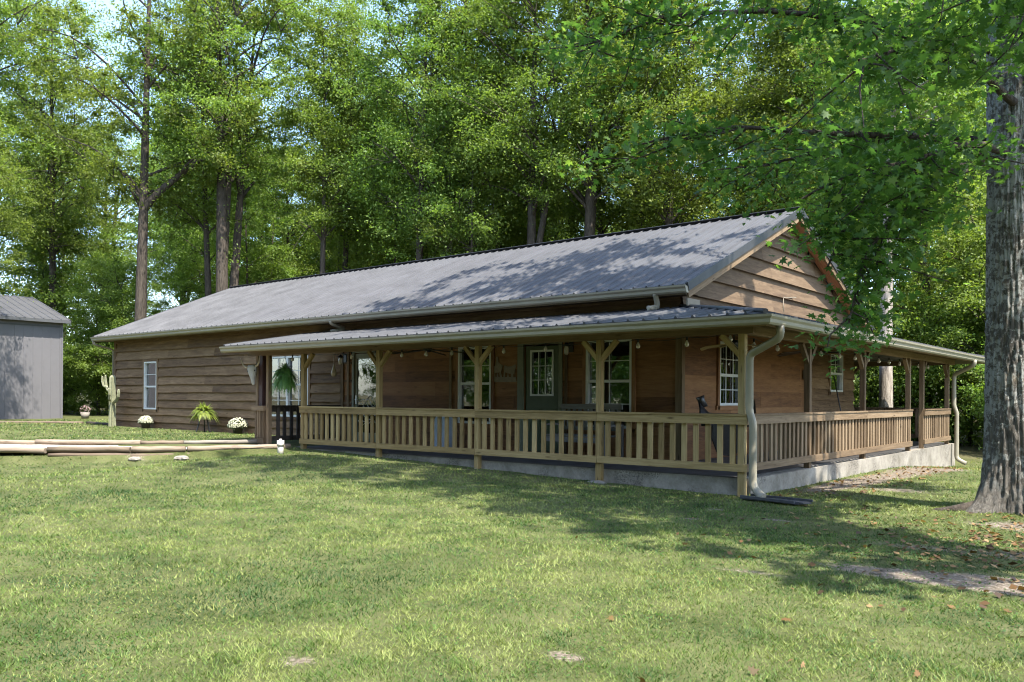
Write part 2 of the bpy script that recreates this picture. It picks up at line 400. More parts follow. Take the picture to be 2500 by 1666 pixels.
def forestf(X, Y):
    X = np.asarray(X, dtype=float); Y = np.asarray(Y, dtype=float)
    e = 2.5 * (fbm(X, Y, .12) - .5)
    a = ss(17, 21, Y + e); b = ss(1, 5, Y + e) * 0; c = ss(45, 60, -X + e) ; d = ss(14, 20, X + e)
    return np.clip(a + c + d, 0, 1)

# ------------------------------------------------------------------ ground: one sheet to the horizon
ax = np.unique(np.concatenate([np.array([-1500, -700, -350, -200, -140, -100, -80, -65]), np.arange(-55, -20, .8), np.arange(-20, 10, .14), np.arange(10, 30, .8), np.array([35, 45, 60, 80, 120, 200, 350, 700, 1500])]))
ay = np.unique(np.concatenate([np.array([-1500, -700, -350, -200, -120, -80, -60, -45, -35]), np.arange(-30, -12, .6), np.arange(-12, 5, .14), np.arange(5, 18, .3), np.arange(18, 60, 1.0), np.array([65, 80, 100, 140, 200, 350, 700, 1500])]))
XX, YY = np.meshgrid(ax, ay, indexing='ij'); ZZ = gz(XX, YY)
V = np.stack([XX, YY, ZZ], -1).reshape(-1, 3); ni, nj = len(ax), len(ay)
I, J = np.meshgrid(np.arange(ni - 1), np.arange(nj - 1), indexing='ij'); a = (I * nj + J).ravel()
ground = npmesh('lawn_ground', V, np.stack([a, a + nj, a + nj + 1, a + 1], 1), np.zeros(len(V)), 'ground', 4)
ground['kind'] = 'structure'
for nm, fn in (('dirt', dirtf), ('forest', forestf)):
    at = ground.data.attributes.new(nm, 'FLOAT', 'POINT'); at.data.foreach_set('value', fn(XX, YY).astype(np.float32).ravel())
ground.data.polygons.foreach_set('use_smooth', [True] * len(ground.data.polygons))

# gravel path between the landscape timbers (u,v pairs are along-house / depth)
BACKT = [(13.35, .05), (14.6, -1.75), (16.0, -2.9), (17.26, -4.1), (18.16, -4.61), (21.5, -6.1)]
FRONTT = [(12.0, -.12), (12.35, -1.3), (12.95, -2.45), (13.65, -3.45), (14.9, -4.55), (16.2, -5.6), (18.8, -7.2)]
def path_poly():
    b = [(-u, v) for u, v in BACKT]; f = [(-u, v) for u, v in FRONTT]
    def res(p, n):
        p = np.array(p); L = np.r_[0, np.cumsum(np.hypot(*np.diff(p, axis=0).T))]; t = np.linspace(0, L[-1], n)
        return np.stack([np.interp(t, L, p[:, 0]), np.interp(t, L, p[:, 1])], 1)
    return res(b, 40), res(f, 40)
pb, pf = path_poly()
V = []; 
for i in range(40):
    for t in np.linspace(0, 1, 8):
        q = pb[i] * (1 - t) + pf[i] * t; V.append((q[0], q[1], .345 + .02 * vn(q[0], q[1], 3)))
F = [(i * 8 + j, i * 8 + j + 1, (i + 1) * 8 + j + 1, (i + 1) * 8 + j) for i in range(39) for j in range(7)]
pth = npmesh('gravel_path', V, F, np.zeros(len(V)), 'gravel', 4); pth['kind'] = 'structure'
def in_path(x, y):
    res_ = np.zeros(len(x), bool)
    poly = np.vstack([pb, pf[::-1]])
    n = len(poly); j = n - 1
    for i in range(n):
        xi, yi = poly[i]; xj, yj = poly[j]
        c = ((yi > y) != (yj > y)) & (x < (xj - xi) * (y - yi) / (yj - yi + 1e-12) + xi)
        res_ ^= c; j = i
    return res_

# ------------------------------------------------------------------ house
WV = 2.54; WU = 2.52; UL = 27.0; VB = 13.62; EV = 1.98; EZ = 3.89; RV = 8.02; RZ = 6.43; SL = (RZ - EZ) / (RV - EV); RU0 = 2.08; RU1 = 27.62
house = thing('log_house', 'long brown wood sided house with grey metal roof and wraparound railed porch', 'house')
def PF(a, z, o): return (-a, WV - o, z)        # front wall: a along, z up, o outwards
def PG(a, z, o): return (-WU + o, a, z)        # gable wall
def roofz(v): return EZ + SL * (min(v, 2 * RV - v) - EV)
def rects(u0, u1, z0, z1, holes):
    zs = sorted({z0, z1} | {z for h in holes for z in (h[2], h[3]) if z0 < z < z1}); out = []
    for za, zb in zip(zs, zs[1:]):
        hs = sorted((h[0], h[1]) for h in holes if h[2] < zb - 1e-6 and h[3] > za + 1e-6 and h[1] > u0 and h[0] < u1); c = u0
        for a, b in hs:
            if a > c + 1e-6: out.append((c, a, za, zb))
            c = max(c, b)
        if c < u1 - 1e-6: out.append((c, u1, za, zb))
    return out
# openings  (a0,a1,z0,z1)
HF = [(23.75, 24.68, 1.11, 2.87), (14.80, 16.90, 1.0, 2.85), (11.75, 12.74, .36, 2.85), (7.62, 8.72, .98, 2.88), (5.60, 6.62, .36, 2.87), (3.66, 4.84, .98, 2.91)]
HG = [(4.25, 5.45, 1.48, 2.90), (11.45, 12.55, 1.85, 2.93)]

def lap(mb, P, u0, u1, courses, holes, top=None, wob=.016, proud=.062, seg=.45):
    for z0, z1 in zip(courses, courses[1:]):
        joints = [u0]; 
        while joints[-1] < u1: joints.append(joints[-1] + random.uniform(3.0, 5.2))
        joints[-1] = u1
        if len(joints) > 2 and joints[-1] - joints[-2] < .8: joints.pop(-2)
        for ja, jb in zip(joints, joints[1:]):
            tint = random.random(); r = [random.random() * 30 for _ in range(3)]
            for a, b, za, zb in rects(ja + .003, jb - .003, z0, z1, holes):
                am, bm = (a, b), (a, b)
                n = max(1, int((b - a) / seg))
                V = []; G = []
                for i in range(n + 1):
                    t = i / n; w_ = wob * (vn(a + (b - a) * t, z0 * 7.1, 2.2) - .5) * 2 if za == z0 else 0
                    for k, z in ((0, zb), (1, za)):
                        if top is not None:
                            lo, hi = top(z); lo = max(lo, a); hi = min(hi, b)
                            if hi < lo: lo = hi = (a + b) / 2 if False else min(max((lo + hi) / 2, a), b)
                        else: lo, hi = a, b
                        u = lo + (hi - lo) * t; th = .006 + proud * (z1 - z) / (z1 - z0); zz = z - (w_ + .012 if k else 0)
                        V.append(P(u, zz, th)); G.append((u + r[0], z - z0 + r[1], r[2]))
                        if k: V.append(P(u, zz, 0)); G.append((u + r[0], z - z0 + r[1], r[2] + .1))
                Fc = []
                for i in range(n):
                    o = i * 3; Fc += [(o, o + 1, o + 4, o + 3), (o + 1, o + 2, o + 5, o + 4)]
                mb.add(V, Fc, G, tint)
# backing walls (hollow, with real openings)
mb = MB()
for a, b, c, d in rects(WU, UL, -.3, 4.02, HF): mb.box(PF(a, c, 0), PF(b, d, -.14))
mb.obj('wall', 'porchwall', house)
mb = MB()
for a, b, c, d in rects(WV + .141, VB - .141, -.3, 3.86, HG): mb.box(PG(a, c, 0), PG(b, d, -.14))
mb.extr([(WV + .141, 3.86), (VB - .141, 3.86), (VB - .141, 4.0), (RV, RZ - .16), (WV + .141, 4.0)], PG, 0, -.14)
mb.obj('gable_wall', 'porchwall', house)
mb = MB(); mb.box((-UL, WV + .141, -.3), (-UL + .14, VB - .141, 3.86)); mb.extr([(WV + .141, 3.86), (VB - .141, 3.86), (VB - .141, 4.0), (RV, RZ - .16), (WV + .141, 4.0)], lambda a, b, t: (-UL + t, a, b), 0, .14)
mb.box((-UL, VB, -.3), (-WU, VB - .14, 4.0)); mb.obj('rear_wall', 'siding', house)
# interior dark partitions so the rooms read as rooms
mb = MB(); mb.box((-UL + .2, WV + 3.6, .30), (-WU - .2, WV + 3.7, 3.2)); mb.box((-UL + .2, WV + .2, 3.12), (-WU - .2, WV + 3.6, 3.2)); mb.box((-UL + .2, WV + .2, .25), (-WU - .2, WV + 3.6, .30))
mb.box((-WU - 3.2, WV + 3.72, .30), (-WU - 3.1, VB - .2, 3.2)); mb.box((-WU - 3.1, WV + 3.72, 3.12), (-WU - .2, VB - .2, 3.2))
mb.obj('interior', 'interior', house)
# lap siding
mb = MB()
crs = [.38, .66, .92, 1.20, 1.48, 1.75, 2.03, 2.32, 2.66, 2.98, 3.30, 3.62, 3.93]
lap(mb, PF, 13.32, UL - .02, crs, [(h[0] - .10, h[1] + .10, h[2] - .10, h[3] + .12) for h in HF[:2]])
lap(mb, PF, WU, 13.31, [3.40, 3.68, 3.95], [])
mb.obj('lap_siding', 'siding', house)
mb = MB()
def gtop(z):
    m_ = (z - EZ + .16) / SL + EV; m_ = max(m_, WV); return m_, 2 * RV - m_
gc_ = [3.38, 3.80, 4.20, 4.60, 5.00, 5.40, 5.80, 6.14]
lap(mb, PG, WV, VB, gc_, [], top=gtop, wob=.008, proud=.085, seg=3.0)
mb.obj('gable_siding', 'siding_gable', house)
mb = MB(); lap(mb, PG, 9.75, VB, [.3, .62, .95, 1.28, 1.60, 1.92, 2.25, 2.58, 2.9, 3.2], [(h[0] - .08, h[1] + .08, h[2] - .08, h[3] + .08) for h in HG])
mb.obj('lap_siding', 'siding', house)
# flat porch boards with shallow grooves, front and side
def boards(P, u0, u1, zs, holes, widths):
    mb = MB()
    for z0, z1 in zip(zs, zs[1:]):
        j = [u0]
        while j[-1] < u1: j.append(j[-1] + random.uniform(*widths))
        j[-1] = u1
        for a_, b_ in zip(j, j[1:]):
            t_ = random.random(); e = random.uniform(.008, .013)
            for a, b, c, d in rects(a_, b_, z0, z1, holes):
                mb.box(P(a + .001, c + (.005 if c == z0 else 0), .001), P(b - .001, d, e), t_)
    return mb
hp = [(h[0] - .09, h[1] + .09, h[2] - .09, h[3] + .09) for h in HF[2:]]
boards(PF, WU + .01, 13.2, [.34, .72, 1.02, 1.38, 1.66, 2.02, 2.30, 2.62, 3.0, 3.36], hp, (1.8, 3.4)).obj('porch_boards', 'porchwall', house)
boards(PG, WV + .01, 9.6, [.34, .74, 1.10, 1.42, 1.80, 2.12, 2.50, 2.86, 3.36], [(h[0] - .08, h[1] + .08, h[2] - .08, h[3] + .08) for h in HG[:1]], (1.9, 3.2)).obj('porch_boards', 'porchwall', house)
mb = MB()
for a, b in ((13.2, 13.31), (12.95, 13.03), (2.50, 2.62), (8.95, 9.03), (5.36, 5.42)):
    mb = MB(); mb.box(PF(a, .34, .014), PF(b, 3.34, .05)); mb.obj('corner_trim', 'pine_old', house)
for z in (1.42, 2.05, 2.55): mb = MB(); mb.box(PF(12.86, z, .014), PF(13.19, z + .05, .03)); mb.obj('wall_batten', 'pine_old', house)
mb = MB(); mb.box(PG(9.60, .34, .0), PG(9.74, 3.3, .05)); mb.obj('corner_trim', 'pine_old', house)
mb = MB(); mb.box(PG(WV - .05, .34, .0135), PG(WV + .08, 3.3, .052)); mb.obj('corner_trim', 'pine_old', house)
mb = MB(); mb.box(PF(UL - .12, .36, .002), PF(UL + .02, 3.95, .06)); mb.obj('corner_trim', 'siding', house)

def window(P, a0, a1, z0, z1, up=(2, 2), lo=None, mid=None, mull=False, m='white', blind=None, curtain=False, casing='siding'):
    mid = mid if mid is not None else z0 + (z1 - z0) * .52
    f = MB(); t = .055
    def fr(a, b, c, d, w_, o0, o1):
        f.box(P(a, c, o0), P(a + w_, d, o1)); f.box(P(b - w_, c, o0), P(b, d, o1)); f.box(P(a + w_, c, o0), P(b - w_, c + w_, o1)); f.box(P(a + w_, d - w_, o0), P(b - w_, d, o1))
    fr(a0, a1, z0, z1, t, -.05, .052)
    cells = [(a0 + t, a1 - t)] if not mull else [(a0 + t, (a0 + a1) / 2 - .05), ((a0 + a1) / 2 + .05, a1 - t)]
    if mull: f.box(P((a0 + a1) / 2 - .05, z0 + t, -.05), P((a0 + a1) / 2 + .05, z1 - t, .05))
    for a, b in cells:
        f.box(P(a, mid - .03, -.05), P(b, mid + .03, .035))
        for (nx, nz), (c, d), o in ((up, (mid + .03, z1 - t), .012), (lo or (1, 1), (z0 + t, mid - .03), .004)):
            for i in range(1, nx): x = a + (b - a) * i / nx; f.box(P(x - .009, c, o - .02), P(x + .009, d, o))
            for i in range(1, nz): x = c + (d - c) * i / nz; f.box(P(a, x - .009, o - .021), P(b, x + .009, o + .001))
    wo = f.obj('window', m, house)
    g = MB(); g.box(P(a0 + t, z0 + t, -.030), P(a1 - t, z1 - t, -.034)); g.obj('pane', 'glass', wo)
    c = MB()
    for a, b, cc, d in ((a0 - .09, a0 - .002, z0 - .09, z1 + .1), (a1 + .002, a1 + .09, z0 - .09, z1 + .1), (a0 - .002, a1 + .002, z1 + .002, z1 + .1), (a0 - .14, a1 + .14, z0 - .10, z0 - .002)):
        c.box(P(a, cc, .0135), P(b, d, .058))
    c.obj('casing', casing, wo)
    if blind is not None:
        b_ = MB(); z = z1 - .08
        while z > blind: b_.bar(P(a0 + .07, z, -.09), P(a1 - .07, z, -.09), .028, .004, (0, .75, .65)); z -= .032
        b_.obj('blind', 'blind', wo)
    if curtain:
        b_ = MB(); nseg = 60; V = []
        for i in range(nseg + 1):
            a = a0 + .06 + (a1 - a0 - .12) * i / nseg
            for z in (z0 + .05, z1 - .06): V.append(P(a, z, -.11 - .018 * math.sin(i * 1.9)))
        b_.add(V, [(2 * i, 2 * i + 2, 2 * i + 3, 2 * i + 1) for i in range(nseg)], None, .5); b_.obj('curtain', 'curtain', wo)
    return wo
window(PF, *HF[0], up=(1, 2), mid=1.95, blind=1.2)
window(PF, *HF[1], up=(2, 2), lo=(2, 2), mid=1.98, mull=True, curtain=True)
window(PF, *HF[3], up=(2, 2), mid=1.97, casing='porchwall')
window(PF, *HF[5], up=(2, 2), lo=(2, 2), mid=2.0, casing='porchwall')
window(PG, *HG[0], up=(3, 2), lo=(3, 2), mid=2.16, casing='porchwall')
window(PG, *HG[1], up=(2, 2), mid=2.38, casing='siding')
# green door with nine light glass
f = MB(); a0, a1, z0, z1 = HF[4]
gl = (5.76, 6.44, 1.67, 2.74)
for a, b, c, d in rects(a0 + .04, a1 - .04, z0 + .02, z1 - .04, [gl]): f.box(PF(a, c, -.045), PF(b, d, -.005), .5)
for a, b in ((5.72, 6.04), (6.14, 6.46)): f.box(PF(a, .58, -.0045), PF(b, 1.36, .006), .5)
dr = f.obj('door', 'door', house)
f = MB(); w_ = .045
f.box(PF(gl[0], gl[2], -.01), PF(gl[0] + w_, gl[3], .016)); f.box(PF(gl[1] - w_, gl[2], -.01), PF(gl[1], gl[3], .016)); f.box(PF(gl[0] + w_, gl[2], -.01), PF(gl[1] - w_, gl[2] + w_, .016)); f.box(PF(gl[0] + w_, gl[3] - w_, -.01), PF(gl[1] - w_, gl[3], .016))
for i in (1, 2):
    x = gl[0] + w_ + (gl[1] - gl[0] - 2 * w_) * i / 3; f.box(PF(x - .009, gl[2] + w_, -.01), PF(x + .009, gl[3] - w_, .010))
    x = gl[2] + w_ + (gl[3] - gl[2] - 2 * w_) * i / 3; f.box(PF(gl[0] + w_, x - .009, -.011), PF(gl[1] - w_, x + .009, .009))
f.obj('glazing_frame', 'white', dr)
f = MB(); f.box(PF(gl[0] + w_, gl[2] + w_, -.025), PF(gl[1] - w_, gl[3] - w_, -.029)); f.obj('pane', 'glass', dr)
f = MB(); f.lathe([(0, .0), (.03, .0), (.036, .02), (.03, .045), (.0, .05)], (0, 0, 0), 12)
f.v = [(-5.70 + x, WV - .0 - z, 1.28 + y) for x, y, z in f.v]; f.obj('handle', 'black', dr)
f = MB(); f.box(PF(6.625, .34, .0), PF(6.80, 2.98, .045)); f.box(PF(5.50, .34, .0), PF(5.598, 2.98, .045)); f.box(PF(5.598, 2.872, .0), PF(6.625, 2.98, .043)); f.obj('door_trim', 'trimgreen', dr)
# patio door
f = MB(); a0, a1, z0, z1 = HF[2]
gl = (a0 + .10, a1 - .10, .62, z1 - .16)
for a, b, c, d in rects(a0 + .02, a1 - .02, z0 + .02, z1 - .02, [gl]): f.box(PF(a, c, -.045), PF(b, d, .0), .5)
dr = f.obj('door', 'trimgreen', house)
f = MB(); f.box(PF(gl[0], gl[2], -.025), PF(gl[1], gl[3], -.029)); f.obj('pane', 'glass', dr)
f = MB(); f.box(PF(a1 - .085, 1.42, .001), PF(a1 - .045, 1.66, .012)); f.tube([PF(a1 - .065, 1.54, .01), PF(a1 - .065, 1.54, .05), PF(a1 - .17, 1.54, .055)], .011, 8); f.obj('handle', 'steel', dr)
f = MB(); f.box(PF(a1 + .002, .34, .0), PF(a1 + .075, 2.96, .045)); f.box(PF(a0 - .075, .34, .0), PF(a0 - .002, 2.96, .045)); f.box(PF(a0 - .002, z1 + .002, .0), PF(a1 + .002, 2.96, .043)); f.obj('door_trim', 'trimgreen', dr)
f = MB()
for k in range(7):   # white swirl pattern on the lower glass
    ph = k * .9; cx = a0 + .2 + .09 * k; pts = []
    for i in range(18):
        t = i / 17; pts.append(PF(a0 + .15 + t * .7, .9 + k * .11 + .07 * math.sin(t * 7 + ph) + .05 * math.sin(t * 13 + ph * 2), -.020))
    f.tube(pts, [.006 + .008 * abs(math.sin(i * .7 + k)) for i in range(18)], 5, flat=.3)
f.obj('swirl_pattern', 'curtain', dr)

# ------------------------------------------------------------------ roofs
def ribbed(mb, eave0, eave1, ridge0, ridge1, th=.03, pitch=.30, rh=.032):
    """roof plane from eave line to ridge line with trapezoid ribs running up the slope"""
    e0, e1, r0, r1 = map(Vector, (eave0, eave1, ridge0, ridge1)); nrm = (e1 - e0).cross(r0 - e0).normalized()
    if nrm.z < 0: nrm = -nrm
    q = [e0, e1, r1, r0]; V = q + [p - nrm * th for p in q]
    mb.add(V, [(0, 1, 2, 3), (7, 6, 5, 4), (0, 4, 5, 1), (1, 5, 6, 2), (2, 6, 7, 3), (3, 7, 4, 0)], None, .5)
    ax_ = (e1 - e0).normalized(); L = (e1 - e0).length; k = int(L / pitch)
    up = (r0 - e0) - ax_ * (r0 - e0).dot(ax_); upn = up.normalized(); H = up.length
    s0 = (r0 - e0).dot(ax_); s1 = (r1 - e0).dot(ax_)
    for i in range(k + 1):
        s = .03 + i * (L - .06) / k; h = H
        if s < s0: h = H * s / max(s0, 1e-6)
        if s > s1: h = H * (L - s) / max(L - s1, 1e-6)
        if h < .05: continue
        b = e0 + ax_ * s; V = []
        for d in (-.008, h):
            for w_, z in ((-.030, 0), (-.014, rh), (.014, rh), (.030, 0)): V.append(b + ax_ * w_ + upn * d + nrm * (z + .001))
        mb.add(V, [(0, 1, 2, 3), (7, 6, 5, 4), (0, 4, 5, 1), (1, 5, 6, 2), (2, 6, 7, 3)], None, .5)
        for w2 in (-pitch / 3, pitch / 3):
            V = []
            for d in (0, h - .02):
                for ww, z in ((-.012, 0), (0, .006), (.012, 0)): V.append(b + ax_ * (w2 + ww) + upn * d + nrm * (z + .001))
            if 0 < s + w2 < L and s0 <= s + w2 <= s1: mb.add(V, [(0, 3, 4, 1), (1, 4, 5, 2)], None, .5)
mb = MB()
ribbed(mb, (-RU1, EV, EZ), (-RU0, EV, EZ), (-RU1, RV, RZ), (-RU0, RV, RZ))
V2 = 2 * RV - EV
ribbed(mb, (-RU0, V2, EZ), (-RU1, V2, EZ), (-RU0, RV, RZ), (-RU1, RV, RZ))
mr = mb.obj('main_roof', 'roof', house)
mb = MB()
for s in (-1, 1): mb.bar((-RU1 - .02, RV + s * .075, RZ + .004), (-RU0 + .02, RV + s * .075, RZ + .004), .17, .012, (0, -s * -.39 * -1, .92))
mb.tube([(-RU1 - .02, RV, RZ + .032), (-RU0 + .02, RV, RZ + .032)], .022, 8)
mb.obj('ridge_cap', 'rooftrim', mr)
mb = MB()
for X in (-RU0 + .012, -RU1 - .012):
    for v0, v1 in ((EV - .02, RV), (V2 + .02, RV)): mb = MB(); mb.bar((X, v0, EZ - .055), (X, v1, RZ - .047), .028, .17); mb.obj('rake_trim', 'rooftrim', mr)
mb = MB()
for X in (-RU0 - .02, -RU1 + .02):
    for v0, v1 in ((EV + .03, RV), (V2 - .03, RV)): mb = MB(); mb.bar((X, v0, EZ - .185), (X, v1, RZ - .19), .035, .17); mb.obj('rake_board', 'pine_old', mr)
mb = MB()   # cedar soffit boards under the gable overhang
for v0, v1, s in ((EV + .05, RV, 1), (V2 - .05, RV, -1)):
    for k in range(3):
        x0 = -RU0 - .045 - k * .13; mb.bar((x0 - .06, v0, EZ - .06 - .0), (x0 - .06, v1, RZ - .075), .125, .02, (0, -s * .39, .92))
mb.obj('soffit', 'cedar', mr)
mb = MB(); mb.box((-RU1 + .06, EV + .02, EZ - .17), (-RU0 - .05, WV - .002, EZ - .145)); mb.obj('eave_soffit', 'pine_old', mr)
mb = MB(); mb.box((-RU1 + .02, EV + .0, EZ - .20), (-RU0 - .04, EV + .025, EZ - .035)); mb.box((-RU0 - .05, EV + .03, EZ - .42), (-RU0 - .02, WV, EZ - .27)); mb.obj('fascia', 'fascia', mr)
GPROF = [(.0, .0), (.0, -.15), (.075, -.15), (.10, -.12), (.105, -.07), (.135, -.035), (.14, .0), (.125, .0), (.12, -.02), (.02, -.02)]
mb = MB(); mb.extr(GPROF, lambda a, b, t: (t, EV - a, EZ - .025 + b), -RU1 - .02, -RU0 + .01); mb.obj('gutter', 'gutter', mr)

# porch roof : front leg, right leg (hipped corner), rear leg
E = -.58; PZ = 2.955; TZ = 3.50; UE = 14.34; RB = 15.67; PS = (TZ - PZ) / (WV - E)
mb = MB()
ribbed(mb, (-UE, E, PZ), (-E, E, PZ), (-UE, WV, TZ), (-WV, WV, TZ))
ribbed(mb, (-E, E, PZ), (-E, RB + 1.0, PZ), (-WU, WV, TZ - .002), (-WU, VB, TZ - .002))
ribbed(mb, (-E, RB + 1.0, PZ), (-12, RB + 1.0, PZ), (-WU, VB + .0, TZ), (-12, VB + .0, TZ))
pr = mb.obj('porch_roof', 'roof', house)
mb = MB(); mb.tube([(-E - .02, E + .02, PZ + .025), (-WU, WV, TZ + .03)], .045, 8); mb.obj('hip_cap', 'rooftrim', pr)
mb = MB(); mb.tube([(-E - .02, RB + .98, PZ + .025), (-WU, VB, TZ + .03)], .045, 8); mb.obj('hip_cap', 'rooftrim', pr)
mb = MB(); mb.bar((-UE - .012, E, PZ - .02), (-UE - .012, WV, TZ - .02), .03, .13); mb.obj('end_trim', 'rooftrim', pr)
GP = [(a, b) for a, b in GPROF]
mb = MB(); n_ = len(GP)
V = []
for c in range(4):   # mitred gutter run around the corner
    for a, b in GP:
        z = PZ - .03 + b
        V.append({0: (-UE - .02, E - a, z), 1: (-E + a, E - a, z), 2: (-E + a, RB + 1.0 + a, z), 3: (-12, RB + 1.0 + a, z)}[c])
F = [(c * n_ + i, (c + 1) * n_ + i, (c + 1) * n_ + (i + 1) % n_, c * n_ + (i + 1) % n_) for c in range(3) for i in range(n_)] + [tuple(range(n_))[::-1]]
mb.add(V, F, None, .5); mb.obj('gutter', 'gutter', pr)
mb = MB(); mb.box((-UE, E + .001, PZ - .20), (-E - .001, E + .024, PZ - .04)); mb.box((-E - .024, E + .026, PZ - .20), (-E - .001, RB + .97, PZ - .04)); mb.obj('fascia', 'pine_old', pr)
# ceiling boards / rafters under the porch roof
mb = MB()
k = UE - .1
while k > -.4: mb = MB(); mb.bar((-k, max(E + .03, k if k < -9 else E + .03), PZ - .10), (-k, WV - .003 if k > WV else max(k, E + .1), PZ - .10 + PS * ((WV if k > WV else k) - E)), .045, .12); mb.obj('rafter', 'pine_old', pr); k -= .61
k = .0
while k < RB + .9: 
    e = min(WU, k + 0) if k < WU else WU
    if k > VB: e = WU - (k - VB) 
    mb = MB(); mb.bar((-E - .03, k, PZ - .10), (-max(e, -.4), k, PZ - .10 + PS * (max(e, -.4) - E)), .045, .12); mb.obj('rafter', 'pine_old', pr); k += .61
# foundation and porch floor
mb = MB(); FZ = .325
mb.box((-13.9, .155, -.7), (-.155, WV, FZ - .012)); mb.box((-WU, WV + .001, -.9), (-.155, RB - .35, FZ - .012)); mb.box((-.154, .24, -.9), (-.012, RB - .35, FZ - .012)); mb.box((-12, VB, -.9), (-WU - .001, RB - .35, FZ - .012))
mb.obj('foundation', 'concrete', house)
mb = MB(); mb.box((-13.88, .20, FZ - .011), (-.20, WV - .01, FZ + .004)); mb.box((-WU + .01, WV + .0, FZ - .011), (-.20, RB - .4, FZ + .004)); mb.box((-12, VB + .01, FZ - .011), (-WU + .009, RB - .4, FZ + .004)); mb.obj('porch_floor', 'floor', house)
# beams
mb = MB(); mb.box((-14.2, .045, 2.70), (.10, .145, 2.845)); mb.box((-14.2, .02, 2.8455), (.12, .16, 2.90)); mb.box((-.145, .146, 2.70), (-.045, RB - .3, 2.845)); mb.box((-.16, .161, 2.8455), (-.02, RB - .3, 2.90)); mb.box((-12, RB - .40, 2.70), (-.146, RB - .3, 2.845))
mb.obj('beam', 'pine_old', house)
HRZ = 1.35
FP = [0.0 + .10, 2.89, 5.91, 8.97, 11.80, 13.30]; RP = [3.08, 6.49, 10.28, 11.66, 14.62]
pads = []
def post(x, y, z0=None, m='pine', w_=.055, both=None, dirn='u', brace=(1, 1)):
    z0 = float(gz(x, y)) - .1 if z0 is None else z0
    p = MB(); p.box((x - w_, y - w_, z0), (x + w_, y + w_, 2.70)); po = p.obj('post', m, house)
    b = MB(); n = 0
    for s, on in ((-1, brace[0]), (1, brace[1])):
        if not on: continue
        n += 1
        if dirn == 'u': b.bar((x + s * .02, y, 2.33), (x + s * .37, y, 2.69), .085, .085, (0, 1, 0))
        else: b.bar((x, y + s * .02, 2.33), (x, y + s * .37, 2.69), .085, .085, (1, 0, 0))
    if n: b.obj('brace', m, po)
for i, u in enumerate(FP):
    post(-u, .10, m='pine' if i < 5 else 'pine_old', brace=(1, 0) if i == 0 else ((0, 1) if i == 4 else ((0, 0) if i == 5 else (1, 1))))
for i, v in enumerate(RP): post(-.10, v, z0=FZ - .012, m='pine_old', dirn='v', brace=(0, 1) if i == 3 else ((1, 0) if i in (2, 4) else (1, 1)))
for u in (3.2, 6.4, 9.4): post(-u, RB - .35, z0=FZ, m='pine_old', brace=(1, 1))
# railings
nb = [0]
def railing(p0, p1, side, m='pine', n=None, bm=None, base=None, b0=.12, b1=.12):
    """front faces at p0->p1 ; side = unit vector pointing inside"""
    p0 = Vector((*p0, 0)); p1 = Vector((*p1, 0)); d = (p1 - p0); L = d.length; d = d / L; sd = Vector((*side, 0))
    r = MB(); r.bar(p0 + sd * .02 + Vector((0, 0, 1.28)), p1 + sd * .02 + Vector((0, 0, 1.28)), .04, .14)
    r.bar(p0 + sd * .05 + Vector((0, 0, 1.366)), p1 + sd * .05 + Vector((0, 0, 1.366)), .13, .032)
    ro = r.obj('railing', m, house)
    r = MB(); r.bar(p0 + sd * .02 + Vector((0, 0, .50)), p1 + sd * .02 + Vector((0, 0, .50)), .04, .125); r.obj('bottom_rail', m, ro)
    k = n or max(1, round((L - b0 - b1) / .213)); pitch_ = (L - b0 - b1) / k; allb = MB()
    for i in range(k):
        c = p0 + d * (b0 + pitch_ * (i + .5) + random.uniform(-.008, .008)) + sd * .062; mm = allb if nb[0] >= 98 else MB()
        mm.bar(c + Vector((0, 0, .45)), c + Vector((random.uniform(-.004, .004), 0, 1.33)), .092 if abs(d.x) > .5 else .042, .042 if abs(d.x) > .5 else .092, (0, 1, 0), random.uniform(0, 1.25))
        if nb[0] < 98: mm.obj('baluster', bm or m, ro); nb[0] += 1
    if allb.v: o = allb.obj('baluster', bm or m, ro); o['kind'] = 'stuff'
for a, b in ((0, 1), (1, 2), (2, 3), (3, 4)):
    ua = FP[a] if a else -.02; ub = FP[b] + (0 if b < 4 else .06)
    railing((-ua - .003, 0), (-ub + .003, 0), (0, 1), b0=.16 if a == 0 else .08, b1=.10)
railing((0, .06), (0, RP[0]), (-1, 0), m='pine_old', b0=.2); railing((0, RP[0] + .005), (0, RP[1]), (-1, 0), m='pine_old')
railing((0, RP[1] + .005), (0, RP[2] + .06), (-1, 0), m='pine_old'); railing((0, RP[3] - .05), (0, RP[4] + .06), (-1, 0), m='pine_old')
railing((-13.40, .20), (-13.40, WV - .03), (1, 0), m='dark_wood', b0=.1, b1=.05)  # left end railing: shade on its inner face painted in as dark wood
railing((-.2, RB - .30), (-3.1, RB - .30), (0, -1), m='pine_old'); railing((-3.3, RB - .30), (-6.3, RB - .30), (0, -1), m='pine_old')
# boxed end pillar beside the left step
mb = MB()
mb.box((-13.80, .02, .37), (-13.38, .20, 1.24)); 
for k in range(5): mb.box((-13.78 + k * .083, .0, .52), (-13.78 + k * .083 + .055, .019, 1.24))
po = mb.obj('end_pillar', 'pine_old', house)
mb = MB(); mb.box((-13.90, -.03, 1.241), (-13.365, .24, 1.37)); mb.box((-13.90, -.03, .37), (-13.365, -.001, .51)); mb.obj('pillar_cap', 'pine_old', po)
mb = MB(); mb.box((-13.70, .05, 1.371), (-13.53, .19, 2.70)); mb.obj('post', plain('maroon_panel', (.045, .018, .014), .6), house)
mb = MB(); mb.box((-13.80, .03, 1.371), (-13.71, .17, 2.70)); mb.obj('post', 'pine_old', house)
